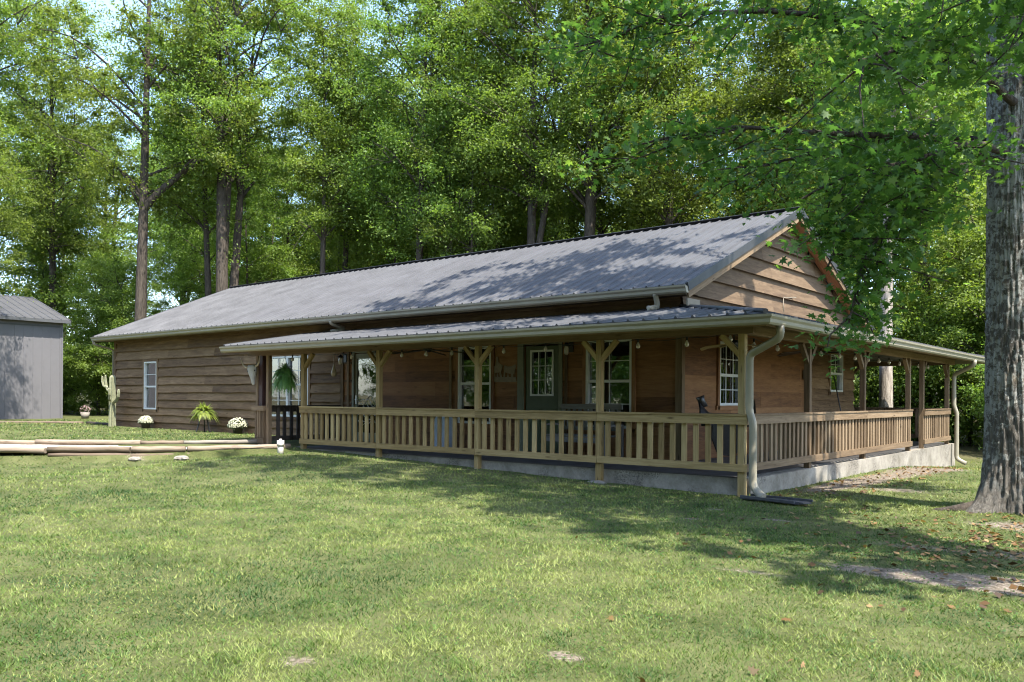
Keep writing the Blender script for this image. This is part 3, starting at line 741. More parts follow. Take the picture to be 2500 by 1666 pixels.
# downspouts
def spout(pts, r, m='gutter', flat=.72):
    f = MB(); q = [Vector(p) for p in pts]; P_ = [q[0]]; 
    for i in range(1, len(q) - 1):
        a, b, c = q[i - 1], q[i], q[i + 1]; la = min(.10, (b - a).length * .45); lc = min(.10, (c - b).length * .45); s = b + (a - b).normalized() * la; e = b + (c - b).normalized() * lc
        for t in (0, .2, .4, .6, .8, 1): P_.append(s * (1 - t) ** 2 + b * 2 * t * (1 - t) + e * t * t)
    P_.append(q[-1]); R_ = []
    for i, p in enumerate(P_): R_.append(r * (1.0 if (i % 2 == 0) else 1.07) if 0 < i < len(P_) - 1 else r)
    f.tube(P_, R_, 12, flat=flat); return f.obj('downspout', m, house)
spout([(.63, -.16, 2.79), (.63, -.14, 2.60), (.05, .03, 2.36), (.05, .03, 1.42), (.115, .03, 1.24), (.115, .03, .22), (.26, -.02, .09), (.34, -.05, .07)], .062)
spout([(.66, 14.42, 2.80), (.66, 14.42, 2.66), (.06, 14.75, 2.38), (.06, 14.75, 1.45), (.13, 14.8, 1.25), (.13, 14.8, -.12), (.40, 14.75, -.25)], .060, 'gutter')
spout([(-13.05, EV - .06, 3.74), (-13.05, EV - .03, 3.66), (-13.05, 2.42, 3.56), (-13.10, 2.30, 3.50), (-13.28, 2.1, 3.46)], .055, 'gutter')
spout([(-2.78, EV - .06, 3.74), (-2.78, EV - .02, 3.68), (-2.78, EV + .05, 3.50), (-2.80, EV - .02, 3.46), (-2.86, EV - .2, 3.44)], .055, 'gutter')
spout([(-RU1 + .06, EV - .06, 3.74), (-RU1 + .06, EV - .05, 3.60), (-27.12, 2.5, 3.40), (-27.10, 2.5, .5)], .05, 'fascia')
# meter box with conduit on the porch side wall, bracket wire on the gable
mb = MB(); mb.tube([PG(9.40, .4, .07), PG(9.40, 3.2, .07)], .018, 8); mb.box(PG(9.30, 2.16, .052), PG(9.50, 2.42, .12)); mb.obj('meter_box', 'fascia', house)
mb = MB(); mb.tube([PG(7.85, 3.62, .08), PG(7.80, 4.20, .08), PG(8.40, 4.26, .10), PG(8.46, 4.26, .16)], .012, 6); mb.obj('wire_bracket', 'fascia', house)

# ------------------------------------------------------------------ things on and around the porch
GR = 'wall lanterns on the porch wall'
def lantern(p, label):
    t = thing('wall_lantern', label, 'lamp', p, GR)
    f = MB(); f.box((-.06, .10, -.02), (.06, .13, .22)); f.tube([(0, .12, .18), (0, .03, .24), (0, -.06, .20)], .012, 6); f.obj('bracket', 'black', t)
    f = MB(); f.lathe([(.0, .20), (.09, .13), (.10, .11), (.03, .11)], (0, -.06, 0), 8); f.obj('hood', 'black', t)
    f = MB(); f.lathe([(.035, .11), (.06, .05), (.05, -.06), (.02, -.09), (0, -.09)], (0, -.06, 0), 8); f.obj('glass_shade', 'bulb', t)
lantern((-5.26, 2.40, 2.68), 'black wall lantern right of the green door')
lantern((-13.10, 2.375, 2.62), 'black wall lantern left of the glass patio door')
def fan(p, ang, label, m='fanblade', nb_=4, L=.75):
    t = thing('ceiling_fan', label, 'fan', p, 'ceiling fans under the porch roof')
    f = MB(); f.tube([(0, 0, .62), (0, 0, .08)], .014, 6); f.lathe([(0, .10), (.06, .10), (.11, .06), (.11, 0), (.05, -.04), (0, -.04)], (0, 0, 0), 14); f.obj('motor', 'black', t)
    for k in range(nb_):
        a = ang + 2 * PI * k / nb_; d = Vector((math.cos(a), math.sin(a), 0)); s = Vector((-d.y, d.x, 0))
        f = MB(); V = []
        for r_, w_, dz in ((.12, .03, .02), (.2, .06, .01), (.5, .085, -.02), (.72 * L / .75, .08, -.05), (L, .04, -.06)):
            V += [d * r_ + s * w_ + Vector((0, 0, dz + .012)), d * r_ - s * w_ + Vector((0, 0, dz - .012)), d * r_ - s * w_ + Vector((0, 0, dz - .022)), d * r_ + s * w_ + Vector((0, 0, dz + .002))]
        F = [(4 * i + j, 4 * i + (j + 1) % 4, 4 * i + 4 + (j + 1) % 4, 4 * i + 4 + j) for i in range(4) for j in range(4)] + [(3, 2, 1, 0), (16, 17, 18, 19)]
        f.add([tuple(v) for v in V], F, [(v.dot(d), v.dot(s), 0) for v in V]); f.obj('fan_blade', m, t)
    return t
fan((-8.55, 1.25, 2.74), .35, 'dark ceiling fan left of the tall mullioned window', L=.95)
fan((-.80, 1.30, 2.60), .12, 'pale bladed ceiling fan at the front corner of the porch', 'fanpale', L=.62)
fan((-1.25, 6.2, 2.72), 1.2, 'dark ceiling fan over the side of the porch', L=.85)
# string lights
t = thing('string_lights', 'clear globe string lights hung along the front and side porch beams', 'string lights', (0, 0, 0))
f = MB(); pts = []; bl = []
ub = [12.9, 12.1, 10.5, 9.6, 8.7, 7.9, 7.1, 6.35, 5.6, 4.5, 3.2, 2.35, 1.35]
path_ = [(-u, .55, 2.66) for u in ub] + [(-.55, .6, 2.72)] + [(-.55, v, 2.66) for v in (1.6, 2.7, 4.3, 5.1, 6.3, 7.4, 8.4, 9.3, 10.2, 11.2, 12.2, 13.2, 14.3)]
for i in range(len(path_) - 1):
    a = Vector(path_[i]); b = Vector(path_[i + 1])
    for k in range(6): tt = k / 6; pts.append(a.lerp(b, tt) + Vector((0, 0, .07 - .05 * math.sin(PI * tt))))
f.tube(pts, .006, 5); f.obj('cord', 'black', t)
for p in path_:
    f = MB(); f.lathe([(.018, .07), (.018, .02), (.02, .01)], p, 8); f.obj('socket', 'black', t)
    f = MB(); f.lathe([(.012, .01), (.034, -.03), (.042, -.06), (.032, -.095), (.0, -.11)], p, 10); f.obj('bulb', 'bulb', t)
# glider bench
t = thing('porch_bench', 'grey slatted wooden bench between the green door and the right window', 'bench', (-4.55, 1.95, FZ + .004))
def bp(x0, x1, y0, y1, z0, z1, name='seat'): f = MB(); f.box((x0, y0, z0), (x1, y1, z1)); return f.obj(name, 'bench', t)
f = MB()
for k in range(5): f.box((-.78, -.30 + k * .115, .48), (.78, -.30 + k * .115 + .09, .51))
f.obj('seat', 'bench', t)
f = MB()
f.box((-.80, .30, 1.06), (.80, .345, 1.17)); f.box((-.80, .27, .60), (.80, .31, .68))
for k in range(11): f.bar((-.72 + k * .144, .29, .66), (-.72 + k * .144, .32, 1.07), .075, .022, (0, 1, 0))
f.obj('backrest', 'bench', t)
for sx in (-.80, .80):
    f = MB(); f.box((sx - .03, -.36, .70), (sx + .03, .34, .74)); f.obj('armrest', 'bench', t)
    for sy in (-.30, .30): f = MB(); f.box((sx - .03, sy - .035, 0), (sx + .03, sy + .035, .699)); f.obj('leg', 'bench', t)
f = MB(); f.box((-.77, -.34, .36), (.77, -.305, .47)); f.obj('apron', 'bench', t)
# saddle on a rack
t = thing('saddle', 'black leather saddle on a stand in the front corner of the porch', 'saddle', (-1.05, 1.55, FZ + .004), rz=.5); t.scale = (1.15, 1.3, 1.2)
f = MB()
V = []; n1, n2 = 13, 15
for i in range(n1):
    s = i / (n1 - 1); x = -.42 + .84 * s
    crest = .86 + .22 * max(0, (s - .72) / .28) ** 1.5 + .16 * max(0, (.18 - s) / .18); wd = .17 + .05 * math.cos(s * 2 * PI)
    for j in range(n2):
        a = -1.25 + 2.5 * j / (n2 - 1); V.append((x, math.sin(a) * wd * (1 + .4 * abs(a)), crest - (1 - math.cos(a)) * .20 - .14 * max(0, abs(a) - .8)))
f.add(V, [(i * n2 + j, i * n2 + j + 1, (i + 1) * n2 + j + 1, (i + 1) * n2 + j) for i in range(n1 - 1) for j in range(n2 - 1)], None, None, True)
f.obj('seat', 'leather', t)
f = MB(); f.tube([(-.36, 0, .95), (-.40, 0, 1.06), (-.42, 0, 1.12)], [.075, .055, .075], 10); f.obj('horn', 'leather', t)
for s in (-1, 1):
    f = MB(); f.extr([(-.22, .80), (.16, .80), (.24, .45), (.10, .22), (-.14, .24), (-.24, .5)], lambda a, b, tt: (a, s * (.26 + (.8 - b) * .12) + tt, b), 0, .018); f.obj('fender', 'leather', t)
f = MB()
for sx in (-.3, .3):
    for sy in (-.22, .22): f.bar((sx, sy, 0), (sx * .8, sy * .15, .68), .04, .04)
f.box((-.4, -.04, .66), (.4, .04, .72)); f.obj('stand', 'dark_wood', t)
# metal wall art : horses and rider over a base strip (generic silhouette)
mb = MB()
sil = [(0, .0), (0, .30), (.03, .36), (.10, .42), (.13, .52), (.14, .60), (.17, .62), (.20, .55), (.22, .46), (.27, .43), (.33, .40), (.36, .45), (.40, .44), (.42, .36), (.44, .33), (.50, .37), (.60, .375), (.66, .38), (.70, .42), (.75, .40), (.73, .34), (.745, .22), (.74, .12), (.77, .10), (.77, 0)]
mb.extr([(x * 1.0, z) for x, z in sil[:1]] + [(0, .11), (.07, .12), (.05, .16), (.09, .22), (.11, .13), (.15, .12), (.17, .23), (.20, .13), (.25, .12), (.23, .21), (.28, .24), (.32, .12), (.36, .12), (.38, .25), (.42, .24), (.41, .12), (.47, .12), (.50, .21), (.54, .12), (.60, .12), (.60, .20), (.66, .20), (.67, .12), (.74, .12), (.77, 0)], lambda a, b, tt: (-7.60 + a, WV - .03 - tt, 2.0 + b), 0, .008)
mb.extr([(.04, .205), (.02, .30), (.05, .36), (.11, .41), (.13, .52), (.125, .60), (.165, .63), (.20, .58), (.20, .48), (.25, .45), (.30, .42), (.34, .40), (.31, .30), (.28, .235), (.17, .225), (.09, .215)], lambda a, b, tt: (-7.60 + a, WV - .031 - tt, 2.0 + b), 0, .008)
mb.extr([(.385, .245), (.37, .33), (.40, .41), (.44, .385), (.50, .37), (.60, .375), (.68, .40), (.73, .42), (.745, .36), (.72, .30), (.70, .18), (.60, .195), (.50, .205), (.42, .235)], lambda a, b, tt: (-7.60 + a, WV - .031 - tt, 2.0 + b), 0, .008)
tag(mb.obj('wall_art', 'artmetal'), 'flat brown metal rider and cattle silhouette on the wall left of the green door', 'wall art')
# orange cloth draped on a grey basket inside the window
t = thing('draped_basket', 'grey basket draped with orange cloth inside the window left of the green door', 'basket', (-8.15, WV + .42, .93))
f = MB(); f.lathe([(.0, 0), (.30, 0), (.36, .46), (.33, .46), (.28, .05), (0, .04)], (0, 0, 0), 16); f.obj('basket', 'basket', t)
f = MB()
for k in range(5): f.tube([(-.42 + .02 * k, -.2 - .03 * k, .50 + .02 * k), (-.2, -.28, .66 - .03 * k), (.05, -.3, .70 - .04 * k), (.25, -.28, .56 - .02 * k), (.42, -.2, .34 - .02 * k)], [.03, .05, .05, .045, .02], 8)
f.obj('cloth', 'orange', t)
f = MB(); f.box((-8.9, WV + .16, .84), (-7.4, WV + .80, .928)); f.box((-8.85, WV + .2, .305), (-8.77, WV + .76, .84)); f.box((-7.53, WV + .2, .305), (-7.45, WV + .76, .84)); tag(f.obj('side_table', 'dark_wood'), 'dark side table inside the window under the draped basket', 'table')
# skull
t = thing('longhorn_skull', 'bleached white cattle skull with long horns on the left porch pillar', 'skull', (-13.82, -.03, 2.2))
f = MB()
prof = [(.34, .14, .07), (.25, .18, .09), (.12, .17, .10), (.0, .125, .10), (-.12, .085, .085), (-.25, .062, .065), (-.34, .055, .045), (-.38, .03, .03)]
V = []
for z, w_, d in prof:
    for k in range(12): a = 2 * PI * k / 12; V.append((math.cos(a) * w_, math.sin(a) * d - .05, z))
f.add(V, [(i * 12 + k, i * 12 + (k + 1) % 12, (i + 1) * 12 + (k + 1) % 12, (i + 1) * 12 + k) for i in range(7) for k in range(12)] + [tuple(range(11, -1, -1)), tuple(84 + k for k in range(12))], None, None, True)
f.obj('skull', 'bone', t)
for s in (-1, 1):
    f = MB(); f.tube([(s * .13, -.05, .27), (s * .24, -.06, .30), (s * .33, -.07, .40), (s * .36, -.08, .52), (s * .40, -.09, .64)], [.038, .034, .026, .018, .006], 9); f.obj('horn', 'horn', t)
    f = MB(); f.lathe([(.0, .0), (.035, .0), (.04, .03), (0, .03)], (0, 0, 0), 10); f.v = [(s * .12 + x, -.115 - z * .6 if False else -.115 + z, .13 + y) for x, y, z in f.v]; f.obj('eye_socket', 'black', t)
t.rotation_euler = (0, -.12, .35); t.scale = (.78, .78, .74)
f = MB(); f.lathe([(0, 0), (.045, 0), (.05, .02), (.05, .10), (.03, .13), (0, .13)], (-13.60, .10, 1.371), 12); f.lathe([(0, .13), (.035, .135), (.05, .17), (.03, .2), (0, .21)], (-13.60, .10, 1.371), 12)
tag(f.obj('jar_ornament', 'bone'), 'small white jar standing on the left porch pillar cap', 'ornament')
f = MB(); f.tube([(-13.18, 2.15, 2.95), (-13.18, 2.15, 2.48)], .008, 5); f.lathe([(0, .30), (.02, .28), (.035, .2), (.075, .08), (.085, .02), (.06, -.05), (0, -.07)], (-13.18, 2.15, 2.25), 14)
tag(f.obj('hanging_gourd', 'horn'), 'pale gourd hanging from the porch ceiling by the lap siding corner', 'gourd')
f = MB(); f.tube([(-2.28, 11.15, 2.3), (-2.15, 11.6, .9), (-2.13, 11.7, FZ + .25)], .018, 6); f.bar((-2.13, 11.7, FZ + .27), (-2.12, 11.74, FZ + .01), .26, .06, (1, 0, 0))
tag(f.obj('broom', 'black'), 'black broom leaning against the wall below the far side window', 'broom')
f = MB(); f.extr([(-.25, 0), (.25, 0), (.22, .72), (.12, .86), (-.12, .86), (-.22, .72)], lambda a, b, tt: (-8.75 + a, 1.9 + tt, FZ + .004 + b), 0, .28)
tag(f.obj('storage_bin', plain('pale_blue_plastic', (.35, .40, .48), .5)), 'pale blue bin behind the railing under the left ceiling fan', 'bin')
# ferns
def fern(mb, c, n, L, droop, rnd, up=.6, mat_='fern'):
    for k in range(n):
        a = 2 * PI * (k + rnd.random()) / n; el_ = rnd.uniform(.1, 1.25); l = L * rnd.uniform(.7, 1.1); d = Vector((math.cos(a), math.sin(a), 0)); pts = []
        for i in range(15):
            t_ = i / 14; pts.append(Vector(c) + d * (l * math.cos(el_) * t_ * (1 - .25 * t_)) + Vector((0, 0, l * (math.sin(el_) * t_ * up - droop * t_ * t_))))
        s = Vector((-d.y, d.x, 0)); ti_ = rnd.uniform(0, 1)
        for i in range(1, 15):
            w_ = .055 * math.sin(PI * min(1, .12 + i / 15)) * L / .6
            for sg in (-1, 1):
                for q in (0, .5):
                    p = pts[i - 1].lerp(pts[i], q); e = p + s * sg * w_ * 1.25 + (pts[i] - pts[i - 1]) * .6 + Vector((0, 0, -.008)); m_ = (pts[i] - pts[i - 1]) * .22
                    mb.add([p - m_, p + m_, e], [(0, 1, 2)], None, min(1., max(0., ti_ * .7 + rnd.random() * .3)))
rnd = random.Random(5)
t = thing('potted_fern', 'bright yellow green fern in a galvanised pot on black legs by the wall', 'plant', (-19.67, 1.98, .42))
f = MB(); fern(f, (0, 0, .64), 130, .74, .70, rnd, 1.0); fern(f, (0, 0, .66), 60, .5, .3, rnd, 1.2); f.obj('fronds', 'fern', t)
f = MB(); f.lathe([(.0, .42), (.17, .42), (.21, .66), (.22, .67), (.20, .66), (0, .62)], (0, 0, 0), 20); f.obj('pot', 'steel', t)
for k in range(3): a = 2 * PI * k / 3 + .4; f = MB(); f.bar((math.cos(a) * .13, math.sin(a) * .13, .43), (math.cos(a) * .24, math.sin(a) * .24, 0), .035, .035); f.obj('leg', 'black', t)
t = thing('hanging_fern', 'green fern in a hanging basket over the porch entrance', 'plant', (-12.6, .10, 2.18))
f = MB(); fern(f, (0, 0, .05), 120, .62, .95, rnd, 1.0); fern(f, (0, 0, -.02), 120, .62, 1.15, rnd, .4); fern(f, (0, 0, .05), 60, .45, .5, rnd, 1.2); f.obj('fronds', 'fern2', t)
f = MB(); f.lathe([(.0, -.16), (.12, -.16), (.17, .02), (.16, .02), (0, -.02)], (0, 0, 0), 16); f.obj('pot', 'terra', t)
f = MB()
for k in range(3): a = 2 * PI * k / 3; f.tube([(.16 * math.cos(a), .16 * math.sin(a), 0), (0, 0, .5)], .004, 4)
f.obj('hanger', 'black', t)
def mum(p, r, label):
    t = thing('potted_mum', label, 'flowers', p, 'white mums along the house wall')
    f = MB(); f.lathe([(0, 0), (.13, 0), (.17, .20), (.18, .21), (.16, .2), (0, .18)], (0, 0, 0), 16); f.obj('pot', 'terra', t)
    f = MB(); g = MB()
    for k in range(420):
        z = rnd.uniform(-.15, 1); a = rnd.uniform(0, 2 * PI); q = math.sqrt(1 - z * z) if z < 1 else 0; rr = r * rnd.uniform(.90, 1.04); d = Vector((q * math.cos(a), q * math.sin(a), z * .85))
        c = Vector((0, 0, .20 + r * .18)) + d * rr; s = rnd.uniform(.016, .026); e1 = d.orthogonal().normalized(); e2 = d.cross(e1)
        V = [c + d * s * .7] + [c + (e1 * math.cos(j * PI / 3) + e2 * math.sin(j * PI / 3)) * s - d * s * .3 for j in range(6)]
        f.add(V, [(0, 1 + j, 1 + (j + 1) % 6) for j in range(6)], None, rnd.random(), True)
    for k in range(500):
        z = rnd.uniform(-.4, 1); a = rnd.uniform(0, 2 * PI); q = math.sqrt(max(0, 1 - z * z)); d = Vector((q * math.cos(a), q * math.sin(a), z * .85)); c = Vector((0, 0, .20 + r * .18)) + d * r * rnd.uniform(.6, .95); s = .035
        g.add([c, c + Vector((rnd.uniform(-s, s), rnd.uniform(-s, s), rnd.uniform(-s, s))), c + Vector((rnd.uniform(-s, s), rnd.uniform(-s, s), rnd.uniform(-s, s)))], [(0, 1, 2)], None, rnd.random())
    f.obj('flowers', 'mumflower', t); g.obj('foliage', 'mumleaf', t)
mum((-23.94, 2.2, .41), .26, 'small mound of white mums in a dark pot under the narrow window')
mum((-18.03, 2.2, .41), .31, 'larger mound of white mums in a dark pot nearest the porch')
# cactus ornament
t = thing('cactus_ornament', 'tall pale green metal saguaro cactus at the left corner of the house', 'garden ornament', (-26.32, 2.1, .40))
def ribt(pts, rad, name):
    f = MB(); n = 20; q = [Vector(p) for p in pts]; V = []; prev = None
    for i, p in enumerate(q):
        d = (q[min(i + 1, len(q) - 1)] - q[max(i - 1, 0)]).normalized(); a = Vector((0, 1, 0)); a = (a - d * a.dot(d)).normalized(); b = d.cross(a)
        for k in range(n): th = 2 * PI * k / n; rr = rad[i] * (1.0 if k % 2 else .72); V.append(p + (a * math.cos(th) + b * math.sin(th)) * rr)
    f.add(V, [(i * n + k, i * n + (k + 1) % n, (i + 1) * n + (k + 1) % n, (i + 1) * n + k) for i in range(len(q) - 1) for k in range(n)] + [tuple((len(q) - 1) * n + k for k in range(n))], None, .5); f.obj(name, 'cactus', t)
ribt([(0, 0, 0), (0, 0, .9), (0, 0, 1.75), (0, 0, 1.90), (0, 0, 1.97), (0, 0, 1.99)], [.135, .125, .12, .115, .07, .015], 'stem')
ribt([(-.10, -.02, 1.35), (-.32, -.02, 1.42), (-.48, -.02, 1.58), (-.52, -.02, 1.80), (-.52, -.02, 1.97), (-.52, -.02, 2.0)], [.045, .05, .05, .047, .038, .01], 'arm')
ribt([(.10, -.02, .92), (.36, -.02, 1.02), (.50, -.02, 1.18), (.53, -.02, 1.32), (.53, -.02, 1.42), (.53, -.02, 1.45)], [.05, .058, .058, .052, .04, .01], 'arm')
ribt([(-.08, -.14, 1.50), (-.22, -.24, 1.58), (-.27, -.26, 1.75), (-.27, -.26, 1.92), (-.27, -.26, 1.95)], [.035, .04, .04, .034, .01], 'arm')
ribt([(.08, -.12, 1.0), (.24, -.24, 1.08), (.32, -.26, 1.25), (.33, -.26, 1.45), (.33, -.26, 1.5)], [.035, .042, .042, .036, .01], 'arm')
# pvc cleanout, stones, splash block
t = thing('cleanout_pipe', 'short white plastic cleanout pipe standing in the lawn by the path', 'pipe', (-11.67, -.68, float(gz(-11.67, -.68)) - .1))
f = MB(); f.tube([(0, 0, 0), (0, 0, .44)], .075, 16); f.obj('pipe', 'pvc', t); f = MB(); f.tube([(0, 0, .30), (0, 0, .405)], .088, 16); f.lathe([(.088, .405), (.088, .44), (.03, .45), (.03, .48), (0, .48)], (0, 0, 0), 12); f.obj('cap', 'pvc', t)
def rock(p, r, label, name='stone', m='stone', fl=.35, sd=1):
    rr = random.Random(sd); f = MB(); n, k_ = 14, 7; V = []
    for i in range(k_):
        th = PI * i / (k_ - 1)
        for k in range(n): a = 2 * PI * k / n; q = r * (1 + .22 * math.sin(3 * a + sd) + .12 * math.sin(5 * a + 2 * th)); V.append((q * math.sin(th) * math.cos(a), q * math.sin(th) * math.sin(a) * .8, math.cos(th) * r * fl))
    f.add(V, [(i * n + k, i * n + (k + 1) % n, (i + 1) * n + (k + 1) % n, (i + 1) * n + k) for i in range(k_ - 1) for k in range(n)], None, rr.random())
    o = f.obj(name, m); o.location = p; tag(o, label, 'stone', 'flat stones by the porch'); return o
rock((-2.86, .0, .045), .20, 'flat stone at the foot of the second porch post from the right', sd=3)
rock((-5.90, .0, .10), .15, 'flat stone at the foot of the third porch post from the right', sd=5)
rock((-12.55, -2.75, .17), .20, 'pale flat stone in the grass below the path timbers', sd=8)
rock((-13.3, -3.5, .15), .16, 'small pale stone at the bend of the path timbers', sd=9)
t = thing('splash_block', 'broken dark plastic splash block on the grass under the corner downspout', 'splash block', (.25, -.10, .03), rz=-.16); t.scale = (.85, .8, .8)
f = MB(); f.box((-.25, -.20, 0), (.95, .20, .03)); f.bar((-.25, -.19, .05), (.90, -.26, .045), .04, .05); f.bar((-.25, .19, .05), (.98, .27, .045), .04, .05); f.obj('tray', 'plastic', t)
f = MB(); f.extr([(.75, -.10), (1.05, -.22), (1.12, -.05), (1.0, .06), (.86, .0)], lambda a, b, tt: (a, b, .031 + tt), 0, .02); f.obj('broken_end', 'plastic', t)
# landscape timbers : front lower + upper rows, back row, shed edging
def tim(p0, p1, z, r, label, m='timber', sd=0):
    r *= .82; f = MB(); a = Vector((*p0, z)); b = Vector((*p1, z)); q = [a.lerp(b, k / 6) + Vector((0, 0, .006 * math.sin(k * 2 + sd))) for k in range(7)]
    f.tube(q, [r * .96] + [r] * 5 + [r * .96], 10, tint=random.random()); tag(f.obj('landscape_timber', m), label, 'timber', 'landscape timbers edging the gravel path')
F_ = [(-12.02, -.15), (-12.35, -1.35), (-12.92, -2.42), (-13.62, -3.42), (-15.0, -4.72), (-18.6, -7.15)]
tim(F_[0], F_[2], .36, .085, 'upper round timber of the front path edge ending at the porch', sd=1)
tim((F_[0][0] + .02, F_[0][1] - .03), (F_[2][0] + .03, F_[2][1] - .02), .215, .075, 'lower round timber of the front path edge ending at the porch', sd=2)
tim((F_[2][0] - .02, F_[2][1] - .03), F_[3], .36, .09, 'short upper timber at the bend of the front path edge', sd=3)
tim((F_[2][0] + .02, F_[2][1] - .06), (F_[3][0] + .04, F_[3][1] - .04), .20, .08, 'short lower timber at the bend of the front path edge', sd=4)
tim((F_[3][0] - .02, F_[3][1] - .02), F_[4], .36, .085, 'front path timber running left from the bend, whiter at its end', sd=5)
tim((F_[3][0] + .0, F_[3][1] - .05), (F_[4][0] + .05, F_[4][1] - .0), .23, .06, 'half buried lower timber left of the bend', sd=5)
tim((F_[4][0] - .04, F_[4][1] - .03), F_[5], .33, .085, 'front path timber running out of the picture on the left', sd=6)
B_ = [(-13.55, -.1), (-14.45, -1.65), (-15.1, -2.45), (-17.26, -4.1), (-21.5, -6.3)]
tim(B_[0], B_[1], .42, .07, 'grey timber of the back path edge nearest the porch pillar', 'greywood', 7)
tim(B_[1], B_[2], .42, .07, 'shaded timber of the back path edge between two longer ones', 'timber', 8)
tim(B_[2], B_[3], .42, .085, 'long pale timber of the back path edge with a cut end on the right', sd=9)
tim(B_[3], B_[4], .40, .08, 'back path timber running out of the picture on the left', sd=10)
tim((-36.5, -1.8), (-30.75, 2.95), .44, .085, 'pale timber in the grass in front of the grey shed', sd=11)
tim((-30.6, 3.05), (-27.6, 2.75), .44, .085, 'dark weathered timber between the shed timber and the cactus', 'dark_wood', 12)

# ------------------------------------------------------------------ shed
shed = thing('metal_shed', 'grey metal shed with a ribbed metal roof at the left edge', 'shed', (-39.0, 5.5, .4))
SX = -39.0; VE = 5.50; V0 = -9.0; SZ = 5.45; SRX = -43.45; SRZ = 6.92
f = MB(); f.box((SX - 8.9, V0, .3), (SX, VE, SZ)); f.extr([(SX - 8.9, SZ), (SX, SZ), (SRX, SRZ - .1)], lambda a, b, t: (a, t, b), VE, VE - .1)
y = VE - .10
while y > V0: f.bar((SX + .001, y, .42), (SX + .001, y, SZ), .05, .03, (1, 0, 0)); y -= .42
def off(mbx, o): mbx.v = [(x - o[0], y_ - o[1], z - o[2]) for x, y_, z in mbx.v]; return mbx
L0 = (-39.0, 5.5, .4)
off(f, L0).obj('wall', 'shedwall', shed)
f = MB(); ex = .38; sl = (SRZ - SZ) / (SX - SRX); ribbed(f, (SX + ex, V0, SZ - sl * ex + .06), (SX + ex, VE + .25, SZ - sl * ex + .06), (SRX, V0, SRZ), (SRX, VE + .25, SRZ), pitch=.42, rh=.035)
ribbed(f, (2 * SRX - SX - ex, VE + .25, SZ - sl * ex + .06), (2 * SRX - SX - ex, V0, SZ - sl * ex + .06), (SRX, VE + .25, SRZ), (SRX, V0, SRZ), pitch=.42, rh=.035); off(f, L0).obj('roof', 'roof', shed)
f = MB(); f.bar((SX + ex, V0, SZ - sl * ex - .02), (SX + ex, VE + .25, SZ - sl * ex - .02), .03, .14); f.bar((SX + ex, VE + .26, SZ - sl * ex), (SRX, VE + .26, SRZ - .05), .03, .16); off(f, L0).obj('roof_trim', 'shedtrim', shed)
f = MB(); f.box((SX - .06, VE - .06, .4), (SX + .03, VE + .03, SZ - .04)); off(f, L0).obj('corner_trim', 'shedwall', shed)
f = MB(); f.box((SX + .0, V0, SZ - .42), (SX + .028, VE - .07, SZ - .36)); off(f, L0).obj('eave_strip', 'shedtrim', shed)
t = thing('flower_planter', 'white planter of red and white flowers at the shed corner', 'planter', (-38.2, 6.3, .42)); t.scale = (.75, .75, .75)
f = MB(); f.lathe([(0, 0), (.22, 0), (.30, .42), (.27, .42), (0, .36)], (0, 0, 0), 14); f.obj('pot', 'greywood', t)
f = MB()
for k in range(160): d = Vector((rnd.gauss(0, 1), rnd.gauss(0, 1), rnd.gauss(.4, 1))).normalized(); c = Vector((0, 0, .56)) + d * .32; s = .05; f.add([c, c + Vector((rnd.uniform(-s, s), rnd.uniform(-s, s), s)), c + Vector((rnd.uniform(-s, s), rnd.uniform(-s, s), -s))], [(0, 1, 2)], None, rnd.random())
f.obj('blooms', plain('pink_blooms', (.35, .25, .22), .8, 0, .2, .6, 30), t)
# rail fence behind
t = thing('rail_fence', 'dark wooden rail fence under the trees between shed and house', 'fence', (-52, 20, .3))
for k in range(6): f = MB(); f.box((k * 2.6 - .07, -.07, -.2), (k * 2.6 + .07, .07, 1.35)); f.obj('post', 'dark_wood', t)
for z in (.45, .8, 1.15): f = MB(); f.bar((-.2, -.1, z), (13.2, -.1, z), .04, .13); f.obj('rail', 'dark_wood', t)

# ------------------------------------------------------------------ trees
def rhombi(P, Nn, size, rs, asp=.55):
    n = len(P); r = rs.normal(size=(n, 3)); a = np.cross(Nn, r); a /= np.linalg.norm(a, axis=1, keepdims=True) + 1e-9; b = np.cross(Nn, a)
    s = np.asarray(size)[:, None]
    V = np.stack([P - a * s, P + b * s * asp - a * s * .1 + Nn * s * .08, P + a * s, P - b * s * asp - a * s * .1 + Nn * s * .08], 1).reshape(-1, 3)
    return V, np.arange(4 * n).reshape(-1, 4)
def clump_leaves(centers, radii, per, size, rs, flat=.7, upb=.5, ctint=None):
    k = len(centers); c = np.repeat(centers, per, 0); rr = np.repeat(radii, per)
    d = rs.normal(size=(k * per, 3)); d /= np.linalg.norm(d, axis=1, keepdims=True)
    q = np.minimum(np.abs(rs.normal(size=k * per)) * .62, 1.5)
    off_ = d * (rr * q)[:, None]
    ax_ = rs.normal(size=(k, 3)); ax_[:, 2] = ax_[:, 2] * .45 - .15; ax_ /= np.linalg.norm(ax_, axis=1, keepdims=True); ax_ = np.repeat(ax_, per, 0)
    off_ += ax_ * (off_ * ax_).sum(1, keepdims=True) * .9; off_[:, 2] *= flat
    P = c + off_; Nn = d * .35 + rs.normal(size=(k * per, 3)) * .6; Nn[:, 2] += upb; Nn /= np.linalg.norm(Nn, axis=1, keepdims=True)
    ct = rs.rand(k) if ctint is None else ctint
    t = np.clip(np.repeat(ct, per) * .55 + rs.rand(k * per) * .45, 0, 1)
    V, F = rhombi(P, Nn, size * (.7 + .6 * rs.rand(k * per)), rs)
    return V, F, np.repeat(t, 4)
